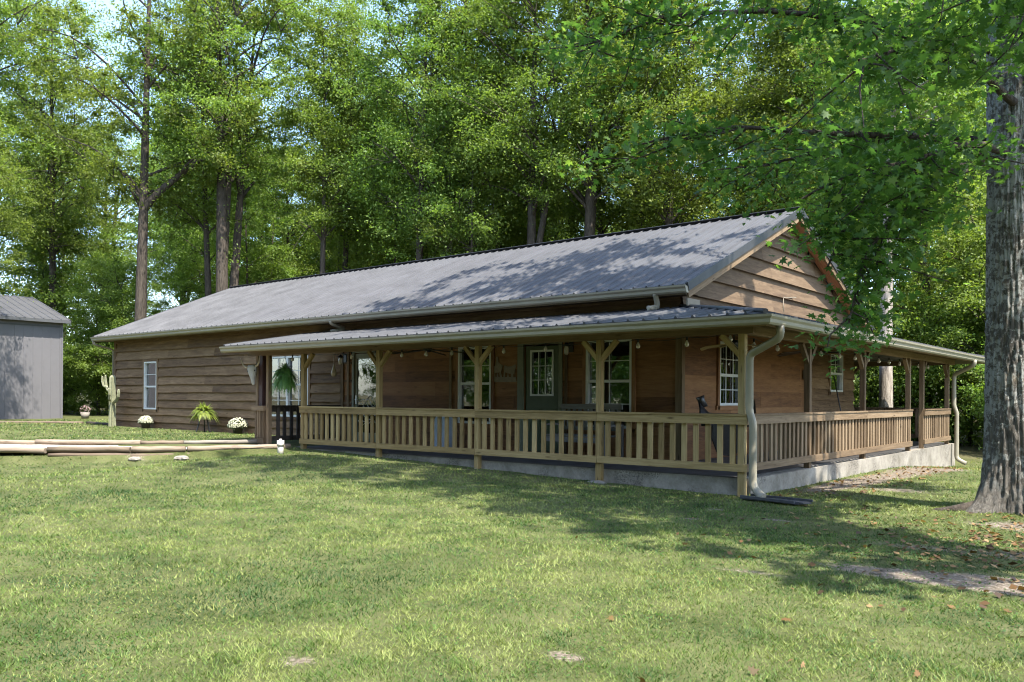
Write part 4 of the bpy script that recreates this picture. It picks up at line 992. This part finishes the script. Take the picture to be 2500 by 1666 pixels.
def limb_tube(mb, a, b, r0, r1, rs, n=5, k=6, sag=.12):
    a = np.array(a); b = np.array(b); L = np.linalg.norm(b - a); pts = []
    j = rs.normal(size=3) * .06 * L
    for i in range(k + 1):
        t = i / k; p = a * (1 - t) + b * t + j * math.sin(PI * t); p[2] += L * sag * math.sin(PI * t) * (1 if rs is None else 1) ; pts.append(tuple(p))
    mb.tube(pts, [r0 + (r1 - r0) * (i / k) for i in range(k + 1)], n, caps=False)
def tree_mesh(seed, H, tr, cb, cr, ngroup, per_group, per, size, lean=.03, fork=False, clr=1.05, top=.93, arch=False, twin=False):
    rs = np.random.RandomState(seed); mb = MB()
    trunks = []
    def trunk(x0, y0, r, H_, dx, dy):
        pts = []; rad = []
        ph = rs.rand(2) * 6
        for i in range(15):
            t = i / 14; z = H_ * top * t
            pts.append((x0 + dx * t * t * H_ + .012 * H_ * math.sin(ph[0] + 3.2 * t), y0 + dy * t * H_ + .012 * H_ * math.sin(ph[1] + 2.6 * t), z - .3 if i == 0 else z))
            rad.append(r * (1.45 if i == 0 else (1 - .86 * t ** 1.1)))
        mb.tube(pts, rad, 12, caps=False); trunks.append(np.array(pts)); 
    a = rs.rand() * 6.28
    trunk(0, 0, tr, H, lean * math.cos(a), lean * math.sin(a))
    if twin: trunk(tr * 2.0, tr * .6, tr * .8, H * .94, -lean * math.cos(a) + .06, .03)
    if fork: 
        base = trunks[0][4]; trunk_pts = [tuple(base + np.array([ .16 * t * H * .5 * 1.1, .05 * t * H, t * H * .55])) for t in np.linspace(0, 1, 8)]
        mb.tube(trunk_pts, [tr * .6 * (1 - .8 * t) for t in np.linspace(0, 1, 8)], 9, caps=False); trunks.append(np.array(trunk_pts))
    if arch:
        b0 = trunks[0]; q = []
        for t in np.linspace(0, 1, 10):
            zt = 11.2; q.append((np.interp(zt, b0[:, 2], b0[:, 0]) + .774 * (3.9 * t), np.interp(zt, b0[:, 2], b0[:, 1]) + .633 * (3.9 * t), zt + 3.3 * t ** .8))
        mb.tube(q, [.22 - .12 * t for t in np.linspace(0, 1, 10)], 10, caps=False); trunks.append(np.array(q + [(q[-1][0] + .8, q[-1][1] + .6, H * .8)]))
    cen = []; rad = []; ct = []
    for g in range(ngroup):
        s = (g + rs.rand()) / ngroup; z = cb + (H - cb) * s
        env = cr * (math.sin(PI * min(1, .14 + .80 * s)) ** .65)
        an = rs.rand() * 6.28 + g * 2.4; rr = env * (.30 + .70 * rs.rand() ** .6)
        T = trunks[rs.randint(len(trunks))]; zt = max(z - rr * (.35 + .5 * rs.rand()), cb * .7); zt = min(zt, T[-1][2]); 
        o = np.array([np.interp(zt, T[:, 2], T[:, 0]), np.interp(zt, T[:, 2], T[:, 1]), zt])
        e = np.array([o[0] + rr * math.cos(an), o[1] + rr * math.sin(an), z])
        limb_tube(mb, o, e, max(.03, tr * .30 * (1 - .6 * s)), .015, rs)
        gt = rs.rand()
        for k in range(per_group):
            t_ = .45 + .65 * rs.rand(); c = o * (1 - t_) + e * t_ + rs.normal(size=3) * np.array([.9, .9, .6]) * clr
            cen.append(c); rad.append(clr * (.55 + .7 * rs.rand())); ct.append(np.clip(gt * .5 + .5 * rs.rand(), 0, 1))
            if k % 2 == 0: limb_tube(mb, o * .35 + e * .65, c, .025, .008, rs, 4, 3, .05)
    V, F, t = clump_leaves(np.array(cen), np.array(rad), per, size, rs, ctint=np.array(ct))
    return mb, V, F, t
class Proto: pass
def build_proto(name, barkm, leafm, **k):
    p = Proto(); mb, V, F, t = tree_mesh(**k)
    tr = mb.obj(name + '_trunk', barkm); cr_ = npmesh(name + '_crown', V, F, t, leafm, 4)
    p.trunk = tr.data; p.crown = cr_.data; bpy.data.objects.remove(tr); bpy.data.objects.remove(cr_); return p
T = [build_proto('oak', 'bark', 'leaf', seed=11, H=26, tr=.34, cb=12, cr=5.0, ngroup=40, per_group=7, per=270, size=.072, fork=True),
     build_proto('gum', 'bark', 'leaf', seed=12, H=25, tr=.27, cb=10.5, cr=4.2, ngroup=42, per_group=7, per=260, size=.070),
     build_proto('slim', 'bark', 'leaf', seed=13, H=24, tr=.24, cb=11, cr=3.4, ngroup=26, per_group=6, per=300, size=.070, lean=.05),
     build_proto('elm', 'bark', 'leaf', seed=14, H=27, tr=.42, cb=14, cr=5.6, ngroup=40, per_group=7, per=270, size=.072, fork=True, twin=True),
     build_proto('young', 'bark', 'leaf', seed=15, H=11, tr=.12, cb=1.4, cr=3.0, ngroup=24, per_group=5, per=420, size=.066, clr=.85),
     build_proto('bush', 'bark', 'leaf', seed=16, H=5.0, tr=.07, cb=.4, cr=2.4, ngroup=20, per_group=4, per=420, size=.060, clr=.65),
     build_proto('arch', 'bark', 'leaf', seed=19, H=27, tr=.36, cb=12.5, cr=5.5, ngroup=32, per_group=6, per=260, size=.074, arch=True),
     build_proto('pole', 'bark', 'leaf', seed=23, H=20, tr=.11, cb=8, cr=2.3, ngroup=18, per_group=4, per=280, size=.07, clr=.8)]
M['leaf_bush'] = M['leaf']
FG = 'forest trees behind the house'
def plant(k, x, y, s, label=None, rz=None, name='forest_tree', group=FG, cat='tree', sz=None, pale=False):
    z = float(gz(x, y)) - .1
    if label is None:
        q_ = math.degrees(math.atan2(CAM.x - x, y - CAM.y)) - 39.3
        label = 'leafy forest tree merging with its neighbours ' + ('above and left of the grey shed' if q_ > 24 else 'between the shed and the left roof end' if q_ > 15 else 'behind the left half of the long roof' if q_ > 0 else 'behind the right half of the long roof' if q_ > -18 else 'beyond the right side of the porch')
    o = thing(name, label, cat, (x, y, z), group, rz if rz is not None else random.uniform(0, 6.28))
    o.scale = (s, s, sz or s)
    a = bpy.data.objects.new('trunk', T[k].trunk); b = bpy.data.objects.new('crown', T[k].crown)
    for q in (a, b): C.objects.link(q); q.parent = o
    if pale: a.material_slots[0].link = 'OBJECT'; a.material_slots[0].material = M['bark_pale']
    return o
# named front-row trees: (proto, u, v, scale, label)
front = [
 (3, 35.7, 12.6, 1.0, 'tall twin trunked tree rising behind the left end of the roof'),
 (6, 38.0, 8.8, 1.0, 'big dark tree with an arching limb between shed and roof'),
 (2, 38.4, 13.4, 1.0, 'thin leaning dark tree just left of the twin trunked tree'),
 (1, 48.0, 8.2, 1.0, 'leafy tree rising directly behind the shed roof'),
 (2, 31.8, 16.8, .95, 'slim dark trunked tree above the left third of the roof'),
 (2, 33.4, 18.6, 1.0, 'slim tree close beside the slim dark trunked one'),
 (1, 26.0, 17.6, .98, 'dark trunked leafy tree above the middle of the roof'),
 (0, 20.4, 19.9, .95, 'broad tree with spreading limbs right of the roof middle'),
 (0, 17.3, 20.6, 1.0, 'forked thick trunked tree above the right half of the roof'),
 (1, 13.6, 23.0, 1.0, 'bright leafy tree left of the roof peak'),
 (1, 8.2, 26.0, .95, 'leafy tree directly behind the roof peak'),
 (0, 44.5, 3.2, 1.05, 'leafy tree at the far left edge above the shed'),
]
for k, u, v, s, lb in front: plant(k, -u, v, s, lb, rz=0.0 if k == 6 else None)
plant(2, -2.1, 15.9 + 1.2, 1.0, 'pale barked tree seen through the rear of the porch', pale=True)
plant(1, -4.0, 28.2, .95, 'dark trunked tree right of the pale barked tree')
rr = random.Random(21); placed = [(-a[1], a[2]) for a in front] + [(-2.1, 17.1), (-4, 28.2)]
def ok(x, y, d): return all((x - a) ** 2 + (y - b) ** 2 > d * d for a, b in placed)
def scatter(n, region, protos, sc_, d, label=None, name='forest_tree', group=FG):
    c = 0; tries = 0
    while c < n and tries < 4000:
        tries += 1; x, y = region(rr)
        if not ok(x, y, d): continue
        placed.append((x, y)); plant(rr.choice(protos), x, y, rr.uniform(*sc_), label, rr.uniform(0, 6.28), name, group); c += 1
scatter(10, lambda r: (r.uniform(-62, 2), r.uniform(27, 44)), [0, 1, 1, 3], (.85, 1.08), 4.2)
scatter(10, lambda r: (r.uniform(-78, -48), r.uniform(4, 34)), [0, 1, 3], (.85, 1.1), 4.5)
scatter(4, lambda r: (r.uniform(-2, 12), r.uniform(26, 48)), [0, 1, 3], (.9, 1.1), 4.0)
scatter(5, lambda r: (r.uniform(-50, 8), r.uniform(46, 66)), [0, 1, 3], (1.0, 1.15), 5)
scatter(24, lambda r: (r.uniform(-48, -4), r.uniform(17, 30)), [7, 7, 7, 2], (.85, 1.15), 1.6, 'slim dark poled tree standing at the woods edge behind the house', 'slim_tree', 'slim pole trees in the woods')
YG = 'young trees filling the edge of the woods'
scatter(18, lambda r: (r.uniform(-46, -3), r.uniform(22.5, 34)), [4, 4, 5], (1.0, 1.45), 2.4, 'young bushy tree filling the woods edge behind the house', 'young_tree', YG)
scatter(13, lambda r: (r.uniform(-2, 9), r.uniform(20, 34)), [4, 4, 5], (.8, 1.2), 2.0, 'young bushy tree beyond the right side of the porch', 'young_tree', YG)
scatter(14, lambda r: (r.uniform(-60, -41.0), r.uniform(9, 26)), [4, 5, 5], (.7, 1.1), 2.0, 'young bushy tree in the woods beside the shed', 'young_tree', YG)
scatter(3, lambda r: (r.uniform(-47, -41), r.uniform(9, 16)), [4, 5], (.6, .9), 2.0, 'young bushy tree between shed and house', 'young_tree', YG)
scatter(12, lambda r: (r.uniform(-80, 14), r.uniform(36, 50)), [4, 4], (1.2, 1.7), 3.0, 'young bushy tree deep in the woods', 'young_tree', YG)
scatter(24, lambda r: (r.uniform(-110, 20), r.uniform(50, 74)), [4, 4], (1.3, 1.8), 3.0, 'young bushy tree deep in the woods', 'young_tree', YG)
scatter(8, lambda r: (r.uniform(-62, -44), r.uniform(20, 34)), [4, 5], (1.0, 1.4), 2.2, 'young bushy tree in the woods beside the shed', 'young_tree', YG)
# trees behind the photographer, seen only as reflections in the windows
for x, y, k in ((-16, -34, 0), (-6, -38, 1), (4, -36, 0), (14, -33, 1), (24, -36, 0), (-27, -36, 1), (-11, -31, 4), (9, -30, 4), (-1, -32, 4), (-20, -31, 4), (-6, -29, 4), (4, -28, 4), (14, -28, 4), (-15, -29, 4), (19, -31, 4), (24, -30, 4)):
    plant(k, x, y, 1.0 if k != 4 else 1.3, 'leafy tree behind the photographer reflected in the porch windows', group='trees behind the photographer')
for i_ in range(22): plant(4 if i_ % 3 else 5, -42 + i_ * 3.4, -27 - 2.5 * (i_ % 3), 1.5, 'leafy tree behind the photographer reflected in the porch windows', group='trees behind the photographer')
plant(4, -52, 6.4, 1.25, 'young bushy tree just behind the grey shed roof'); plant(4, -50.5, 10.2, 1.15, 'second young bushy tree behind the shed, nearer the gap to the house')
plant(1, -35.6, -.3, .56, 'leafy tree at the left edge in front of the shed roof', rz=1.0, group='shade trees beside the lawn')

# ---- the big near tree
BX, BY = 3.78, .82
big = thing('sweetgum_tree', 'huge lichen patched tree trunk with overhanging star shaped leaves at the right edge', 'tree', (BX, BY, 0))
nt_, nz_ = 220, 420; Vt = []
rs = np.random.RandomState(4)
zz = np.linspace(-.25, 10.5, nz_); th = np.linspace(0, 2 * PI, nt_, endpoint=False); TH, Z_ = np.meshgrid(th, zz)
warp = (vn(np.cos(TH) * 2.5 + 5, Z_ * .9 + np.sin(TH) * 2.5, 1.0) - .5) * 1.1 + (vn(np.cos(TH) * 6, Z_ * 2.2 + np.sin(TH) * 6, 1.0) - .5) * .45
rid = np.abs(np.sin((TH + warp * .35) * 17)) * .6 + np.abs(np.sin((TH - warp * .5 + Z_ * .11) * 27 + 1.3)) * .4
br_ = vn(TH * 14, Z_ * 7, 1.0) * .5 + vn(TH * 30, Z_ * 16, 1.0) * .5
rad = .445 - .009 * np.clip(Z_, 0, 99) + .040 * (rid - .5) * (.6 + .8 * br_) + .016 * (br_ - .5)
fl = np.exp(-np.clip(Z_ + .05, 0, 9) / .30); rad = rad + fl * (.20 + .20 * np.maximum(0, np.sin(TH * 3 + 2.2)) ** 2 + .10 * np.sin(TH * 5 + .8))
rad = rad + .06 * np.exp(-np.clip(Z_, 0, 9) / 1.2)
Xt = rad * np.cos(TH) - .012 * Z_; Yt = rad * np.sin(TH); Vt = np.stack([Xt, Yt, Z_], -1).reshape(-1, 3)
ii, jj = np.meshgrid(np.arange(nz_ - 1), np.arange(nt_), indexing='ij'); a = (ii * nt_ + jj).ravel(); b = (ii * nt_ + (jj + 1) % nt_).ravel()
tk = npmesh('trunk', Vt, np.stack([a, b, b + nt_, a + nt_], 1), np.zeros(len(Vt)), 'bark_big', 4, big)
tk.data.polygons.foreach_set('use_smooth', [True] * len(tk.data.polygons))
f = MB()   # surface root running left
f.tube([(-.35, -.25, .10), (-.60, -.40, .075), (-.80, -.55, .05), (-1.0, -.58, .015), (-1.25, -.70, -.05)], [.17, .11, .075, .06, .03], 14)
f.tube([(.2, -.4, .12), (.3, -.8, .06), (.35, -1.2, -.03)], [.16, .10, .04], 12)
f.obj('root', 'bark', big)
L_ = [  # limbs, world coords
 [(3.55, .6, 4.9), (2.9, -.6, 5.15), (2.1, -2.0, 5.1), (1.3, -3.1, 5.0), (.4, -4.1, 4.7)],
 [(3.6, .5, 6.4), (2.8, -.5, 6.7), (1.4, -1.9, 6.9), (.2, -3.0, 6.7), (-.8, -3.7, 6.3)],
 [(3.5, .5, 5.0), (3.0, -.7, 4.6), (2.72, -1.6, 4.05), (2.48, -2.2, 3.35), (2.42, -2.55, 2.6)],
 [(3.4, .4, 5.0), (2.95, -.8, 4.75), (2.5, -1.7, 4.35), (2.25, -2.2, 3.8), (2.15, -2.5, 3.3)],
 [(3.7, .4, 5.8), (3.4, -1.2, 6.0), (3.1, -2.6, 5.8), (2.9, -3.8, 5.2)],
 [(3.5, .9, 5.4), (2.4, .7, 5.6), (1.2, .3, 5.6), (.2, -.4, 5.2)],
 [(3.6, .4, 5.1), (3.3, -1.0, 4.9), (2.6, -2.2, 4.5), (2.0, -3.0, 4.0)],
 [(3.7, .4, 7.0), (3.3, -1.4, 7.4), (2.4, -3.2, 7.1), (1.7, -4.4, 6.4)],
 [(3.9, .5, 6.0), (4.4, -1.2, 6.3), (4.6, -2.8, 6.1), (4.6, -4.0, 5.6)]]
f = MB(); tips = []
rs = np.random.RandomState(8); rr2 = random.Random(8)
def LP(p, t):
    n = len(p) - 1; x = t * n; i = min(int(x), n - 1); q = x - i; return np.array(p[i]) * (1 - q) + np.array(p[i + 1]) * q
for li, p in enumerate(L_):
    q = [LP(p, t) + np.array([0, 0, .05 * math.sin(9 * t + li)]) for t in np.linspace(0, 1, 14)]
    f.tube([tuple(x - np.array([BX, BY, 0])) for x in q], list(np.linspace(.06 if li != 2 else .035, .012, 14)), 7, caps=False)
    nsub = 24
    for k in range(nsub):
        t = .22 + .78 * (k + rr2.random()) / nsub; o = LP(p, t); d = np.array([rr2.uniform(-1, 1), rr2.uniform(-1, 1), rr2.uniform(-.8, .35)]); d[:2] += (np.array(p[-1]) - np.array(p[0]))[:2] * .12
        if li == 2: d = np.array([rr2.uniform(-.7, .7), rr2.uniform(-.6, .6), rr2.uniform(-.9, -.1)])
        d /= np.linalg.norm(d); Ls = rr2.uniform(.5, 1.35) * (.55 if li == 2 else 1); e = o + d * Ls; e[2] -= .12 * Ls
        if e[2] < 4.5 and e[0] < 2.05: continue
        m_ = (o + e) / 2 + rs.normal(size=3) * .05
        f.tube([tuple(x - np.array([BX, BY, 0])) for x in (o, m_, e)], [.014, .010, .005], 5, caps=False)
        for tt in np.linspace(.25, 1, 6 if li == 2 else 7): tips.append(o * (1 - tt) ** 2 + 2 * m_ * tt * (1 - tt) + e * tt * tt)
f.obj('branches', 'bark', big)
tips = np.array(tips)
tips = tips[~((tips[:, 2] < 4.4) & (tips[:, 0] < 2.0))]
def stars(P, size, rs):
    n = len(P); Nn = rs.normal(size=(n, 3)) * .55; Nn[:, 2] += .85; Nn /= np.linalg.norm(Nn, axis=1, keepdims=True)
    r = rs.normal(size=(n, 3)); a = np.cross(Nn, r); a /= np.linalg.norm(a, axis=1, keepdims=True); b = np.cross(Nn, a)
    prof = [(-90, .16), (-58, .66), (-38, .44), (-8, .95), (20, .50), (38, .98), (64, .52), (90, 1.1), (116, .52), (142, .98), (160, .50), (188, .95), (218, .44), (238, .66)]
    # five lobed star: angles in degrees, radius
    V = []
    for dg, rr_ in prof:
        c, s = math.cos(R(dg)), math.sin(R(dg)); cup = -.16 * rr_ * rr_
        V.append(P + (a * c + b * s) * (size * rr_)[:, None] + Nn * (size * cup)[:, None])
    k = len(prof); V = np.stack(V, 1).reshape(-1, 3); return V, np.arange(k * n).reshape(-1, k), k
per = 10
P = np.repeat(tips, per, 0) + rs.normal(size=(len(tips) * per, 3)) * np.array([.20, .20, .13])
V, F, k = stars(P, .061 * (.6 + .8 * rs.rand(len(P))), rs)
tn = np.clip(np.repeat(rs.rand(len(tips)), per) * .4 + rs.rand(len(P)) * .5, 0, 1); tn[rs.rand(len(P)) < .03] = 1
npmesh('low_foliage', V - np.array([BX, BY, 0]), F, np.repeat(tn, k), 'leaf_near', k, big)
# high crown, above the picture: casts the dappled shade on roof and lawn
def high_crown(ells, n, seed, base, par, size=.16, per=100, cr=.55):
    rs = np.random.RandomState(seed); cen = []
    for (cx, cy, cz, rx, ry, rz), m_ in zip(ells, n):
        d = rs.normal(size=(m_, 3)); d /= np.linalg.norm(d, axis=1, keepdims=True); q = rs.rand(m_) ** .4
        cen.append(np.array([cx, cy, cz]) + d * q[:, None] * np.array([rx, ry, rz]))
    cen = np.vstack(cen); V, F, t = clump_leaves(cen, cr * (.5 + .9 * rs.rand(len(cen))), per, size, rs)
    npmesh('crown', V - np.array(base), F, t, 'leaf_near', 4, par)
    f = MB()
    for c in cen[::3]:
        o = np.array([base[0], base[1], max(7.0, c[2] - 3.0 - .4 * math.hypot(c[0] - base[0], c[1] - base[1]))]); limb_tube(f, o - np.array(base), c - np.array(base), .07, .015, rs)
    f.obj('limb', 'bark', par)
high_crown([(1.2, 1.6, 17.5, 6.3, 3.6, 4.5), (5.0, .5, 12.0, 3.6, 3.2, 3.6), (2.5, -1.2, 14.0, 4.0, 2.6, 3.0)], [70, 26, 20], 31, (BX, BY, 0), big)
f = MB(); f.tube([(-.12, 0, 10.3), (-.2, .1, 14), (-.3, .2, 19)], [.34, .22, .06], 12, caps=False); f.obj('upper_trunk', 'bark', big)
# second shade tree, just out of the picture on the right
off_t = thing('shade_tree', 'tall shade tree just right of the picture beyond the big trunk', 'tree', (10.2, -4.6, 0), 'shade trees beside the lawn')
f = MB(); f.tube([(0, 0, -.3), (0, 0, 6), (-.4, -.1, 12), (-1.0, -.2, 20)], [.42, .34, .26, .08], 14, caps=False); f.obj('trunk', 'bark', off_t)
high_crown([(7.5, -5.0, 17.0, 5.6, 2.6, 4.0), (2.4, -5.6, 21.0, 4.6, 1.7, 2.0), (8.5, -5.6, 11.0, 3.0, 1.5, 2.4)], [38, 28, 14], 33, (10.2, -4.6, 0), off_t)

# ------------------------------------------------------------------ lawn grass (blades, stuff)
rs = np.random.RandomState(17)
def sample_ring(r0, r1, n):
    r = np.sqrt(rs.rand(n) * (r1 * r1 - r0 * r0) + r0 * r0); a = 0.686 + (rs.rand(n) - .5) * 2 * R(41)
    return CAM.x - np.sin(a) * r, CAM.y + np.cos(a) * r, r
PX, PY, PR = [], [], []
for r0, r1, dens in ((3.2, 6, 4200), (6, 8, 2700), (8, 11, 1600), (11, 15, 800), (15, 20, 300), (20, 28, 150), (28, 45, 55)):
    n = int(dens * .5 * (r1 * r1 - r0 * r0) * 2 * R(41)); x, y, r = sample_ring(r0, r1, n); PX.append(x); PY.append(y); PR.append(r)
x = np.concatenate(PX); y = np.concatenate(PY); r = np.concatenate(PR)
keep = ~((x < -.10) & (y > .10) & (x > -14.0) & (y < 20)) & ~((x <= -13.9) & (x > -27.2) & (y > 2.3) & (y < 15)) & ~in_path(x, y) & ~((x < -38.8) & (y < 5.6))
dd = dirtf(x, y); clumpn = fbm(x, y, 2.3)
keep &= rs.rand(len(x)) < np.clip(1.25 - 1.7 * dd - .25 * (clumpn < .35), .03, 1) * (1 - .9 * forestf(x, y))
x = x[keep]; y = y[keep]; r = r[keep]; n = len(x)
z = gz(x, y) - .004
hgt = (.011 + .021 * rs.rand(n)) * (1 + .035 * np.clip(r - 6, 0, 30)) * (.35 + 1.5 * fbm(x, y, 5.5) * (.6 + .8 * fbm(x, y, .9))); wd = .0034 * (1 + .115 * np.clip(r - 4, 0, 40)) * (.7 + .6 * rs.rand(n))
an = rs.rand(n) * 2 * PI; ln = .3 + 1.3 * rs.rand(n)
bx = np.cos(an); by = np.sin(an); an2 = rs.rand(n) * 2 * PI; cx_ = np.cos(an2) * hgt * ln; cy_ = np.sin(an2) * hgt * ln
V = np.stack([np.stack([x - bx * wd, y - by * wd, z], 1), np.stack([x + bx * wd, y + by * wd, z], 1), np.stack([x + cx_, y + cy_, z + hgt], 1)], 1).reshape(-1, 3)
tn = np.clip(1.3 * (fbm(x, y, .45) - .5) + 1.5 * (fbm(x, y, 3.2) - .5) + .42 + .55 * (rs.rand(n) - .45), 0, 1); tn[rs.rand(n) < .03 + .30 * ss(.54, .70, fbm(x, y, .8))] = 1
g = npmesh('lawn_grass', V, np.arange(3 * n).reshape(-1, 3), np.repeat(tn, 3), 'grass', 3)
g['kind'] = 'stuff'; g['label'] = 'short mown green lawn grass'; g['category'] = 'grass'
print('grass blades', n)
n = 26000; x, y, r = sample_ring(3.4, 13, n); k_ = (rs.rand(n) < ss(.50, .60, fbm(x, y, 1.7))) & ~((x < .0) & (y > .05)); x = x[k_]; y = y[k_]; r = r[k_]; n = len(x)
P = np.stack([x, y, gz(x, y) + .010 + .016 * rs.rand(n)], 1); Nn = rs.normal(size=P.shape) * .5; Nn[:, 2] = 1; Nn /= np.linalg.norm(Nn, axis=1, keepdims=True)
V, F = rhombi(P, Nn, .0065 * (1 + .06 * r) * (.6 + .9 * rs.rand(n)), rs, .8)
wd_ = npmesh('lawn_clover', V, F, np.repeat(.1 + .45 * rs.rand(n), 4), 'leaf_near', 4); wd_['kind'] = 'stuff'; wd_['label'] = 'low clover and weeds among the lawn grass'; wd_['category'] = 'weeds'
# leaf litter around the big tree (stuff) and single fallen leaves
n = 1200; x = 4.5 + rs.normal(size=n) * 1.3; y = -2.1 + rs.normal(size=n) * 1.5; z = gz(x, y) + .012 + .02 * rs.rand(n)
k2 = 700; x2 = -16 + 22 * rs.rand(k2); y2 = -10 + 10 * rs.rand(k2); sel = rs.rand(k2) < ss(-10, 5, x2); x2 = x2[sel]; y2 = y2[sel]
n3 = 500; x3 = .2 + 1.2 * rs.rand(n3); y3 = .3 + 13 * rs.rand(n3)
X = np.r_[x, x3]; Y = np.r_[y, y3]; Z = gz(X, Y) + .012 + .02 * rs.rand(len(X)); P = np.stack([X, Y, Z], 1)
kp = (np.hypot(X - BX, Y - BY) > .5) & (X > .12); P = P[kp]
Nn = rs.normal(size=P.shape) * .35; Nn[:, 2] = 1; Nn /= np.linalg.norm(Nn, axis=1, keepdims=True)
V, F = rhombi(P, Nn, .022 + .03 * rs.rand(len(P)), rs, .7)
lt = npmesh('leaf_litter', V, F, np.repeat(rs.rand(len(P)), 4), 'litter', 4); lt['kind'] = 'stuff'; lt['label'] = 'brown leaf litter around the big tree'; lt['category'] = 'leaf litter'
lm = []
for s in range(4):
    V, F, k = stars(np.zeros((1, 3)), np.array([.06]), np.random.RandomState(50 + s)); V = V.copy(); V[:, 2] *= .6
    o = npmesh('dry_leaf', V, F, np.full(len(V), .25 + .22 * s), 'litter', k); lm.append(o.data); bpy.data.objects.remove(o)
for i in range(20):
    while True:
        a_ = 0.686 - R(-24) * 0 + R(rr2.uniform(-30, -4)); r_ = rr2.uniform(4.6, 10.5); xx = CAM.x - math.sin(a_) * r_; yy = CAM.y + math.cos(a_) * r_
        if yy < -.6: break
    o = bpy.data.objects.new('fallen_leaf', lm[i % 4]); C.objects.link(o); o.location = (xx, yy, float(gz(xx, yy)) + .028); o.rotation_euler = (rr2.uniform(-.5, .5), rr2.uniform(-.5, .5), rr2.uniform(0, 6.28)); q = rr2.uniform(.5, .9); o.scale = (q, q, q)
    tag(o, 'dry brown leaf fallen on the right side of the lawn', 'leaf', 'fallen leaves on the lawn')
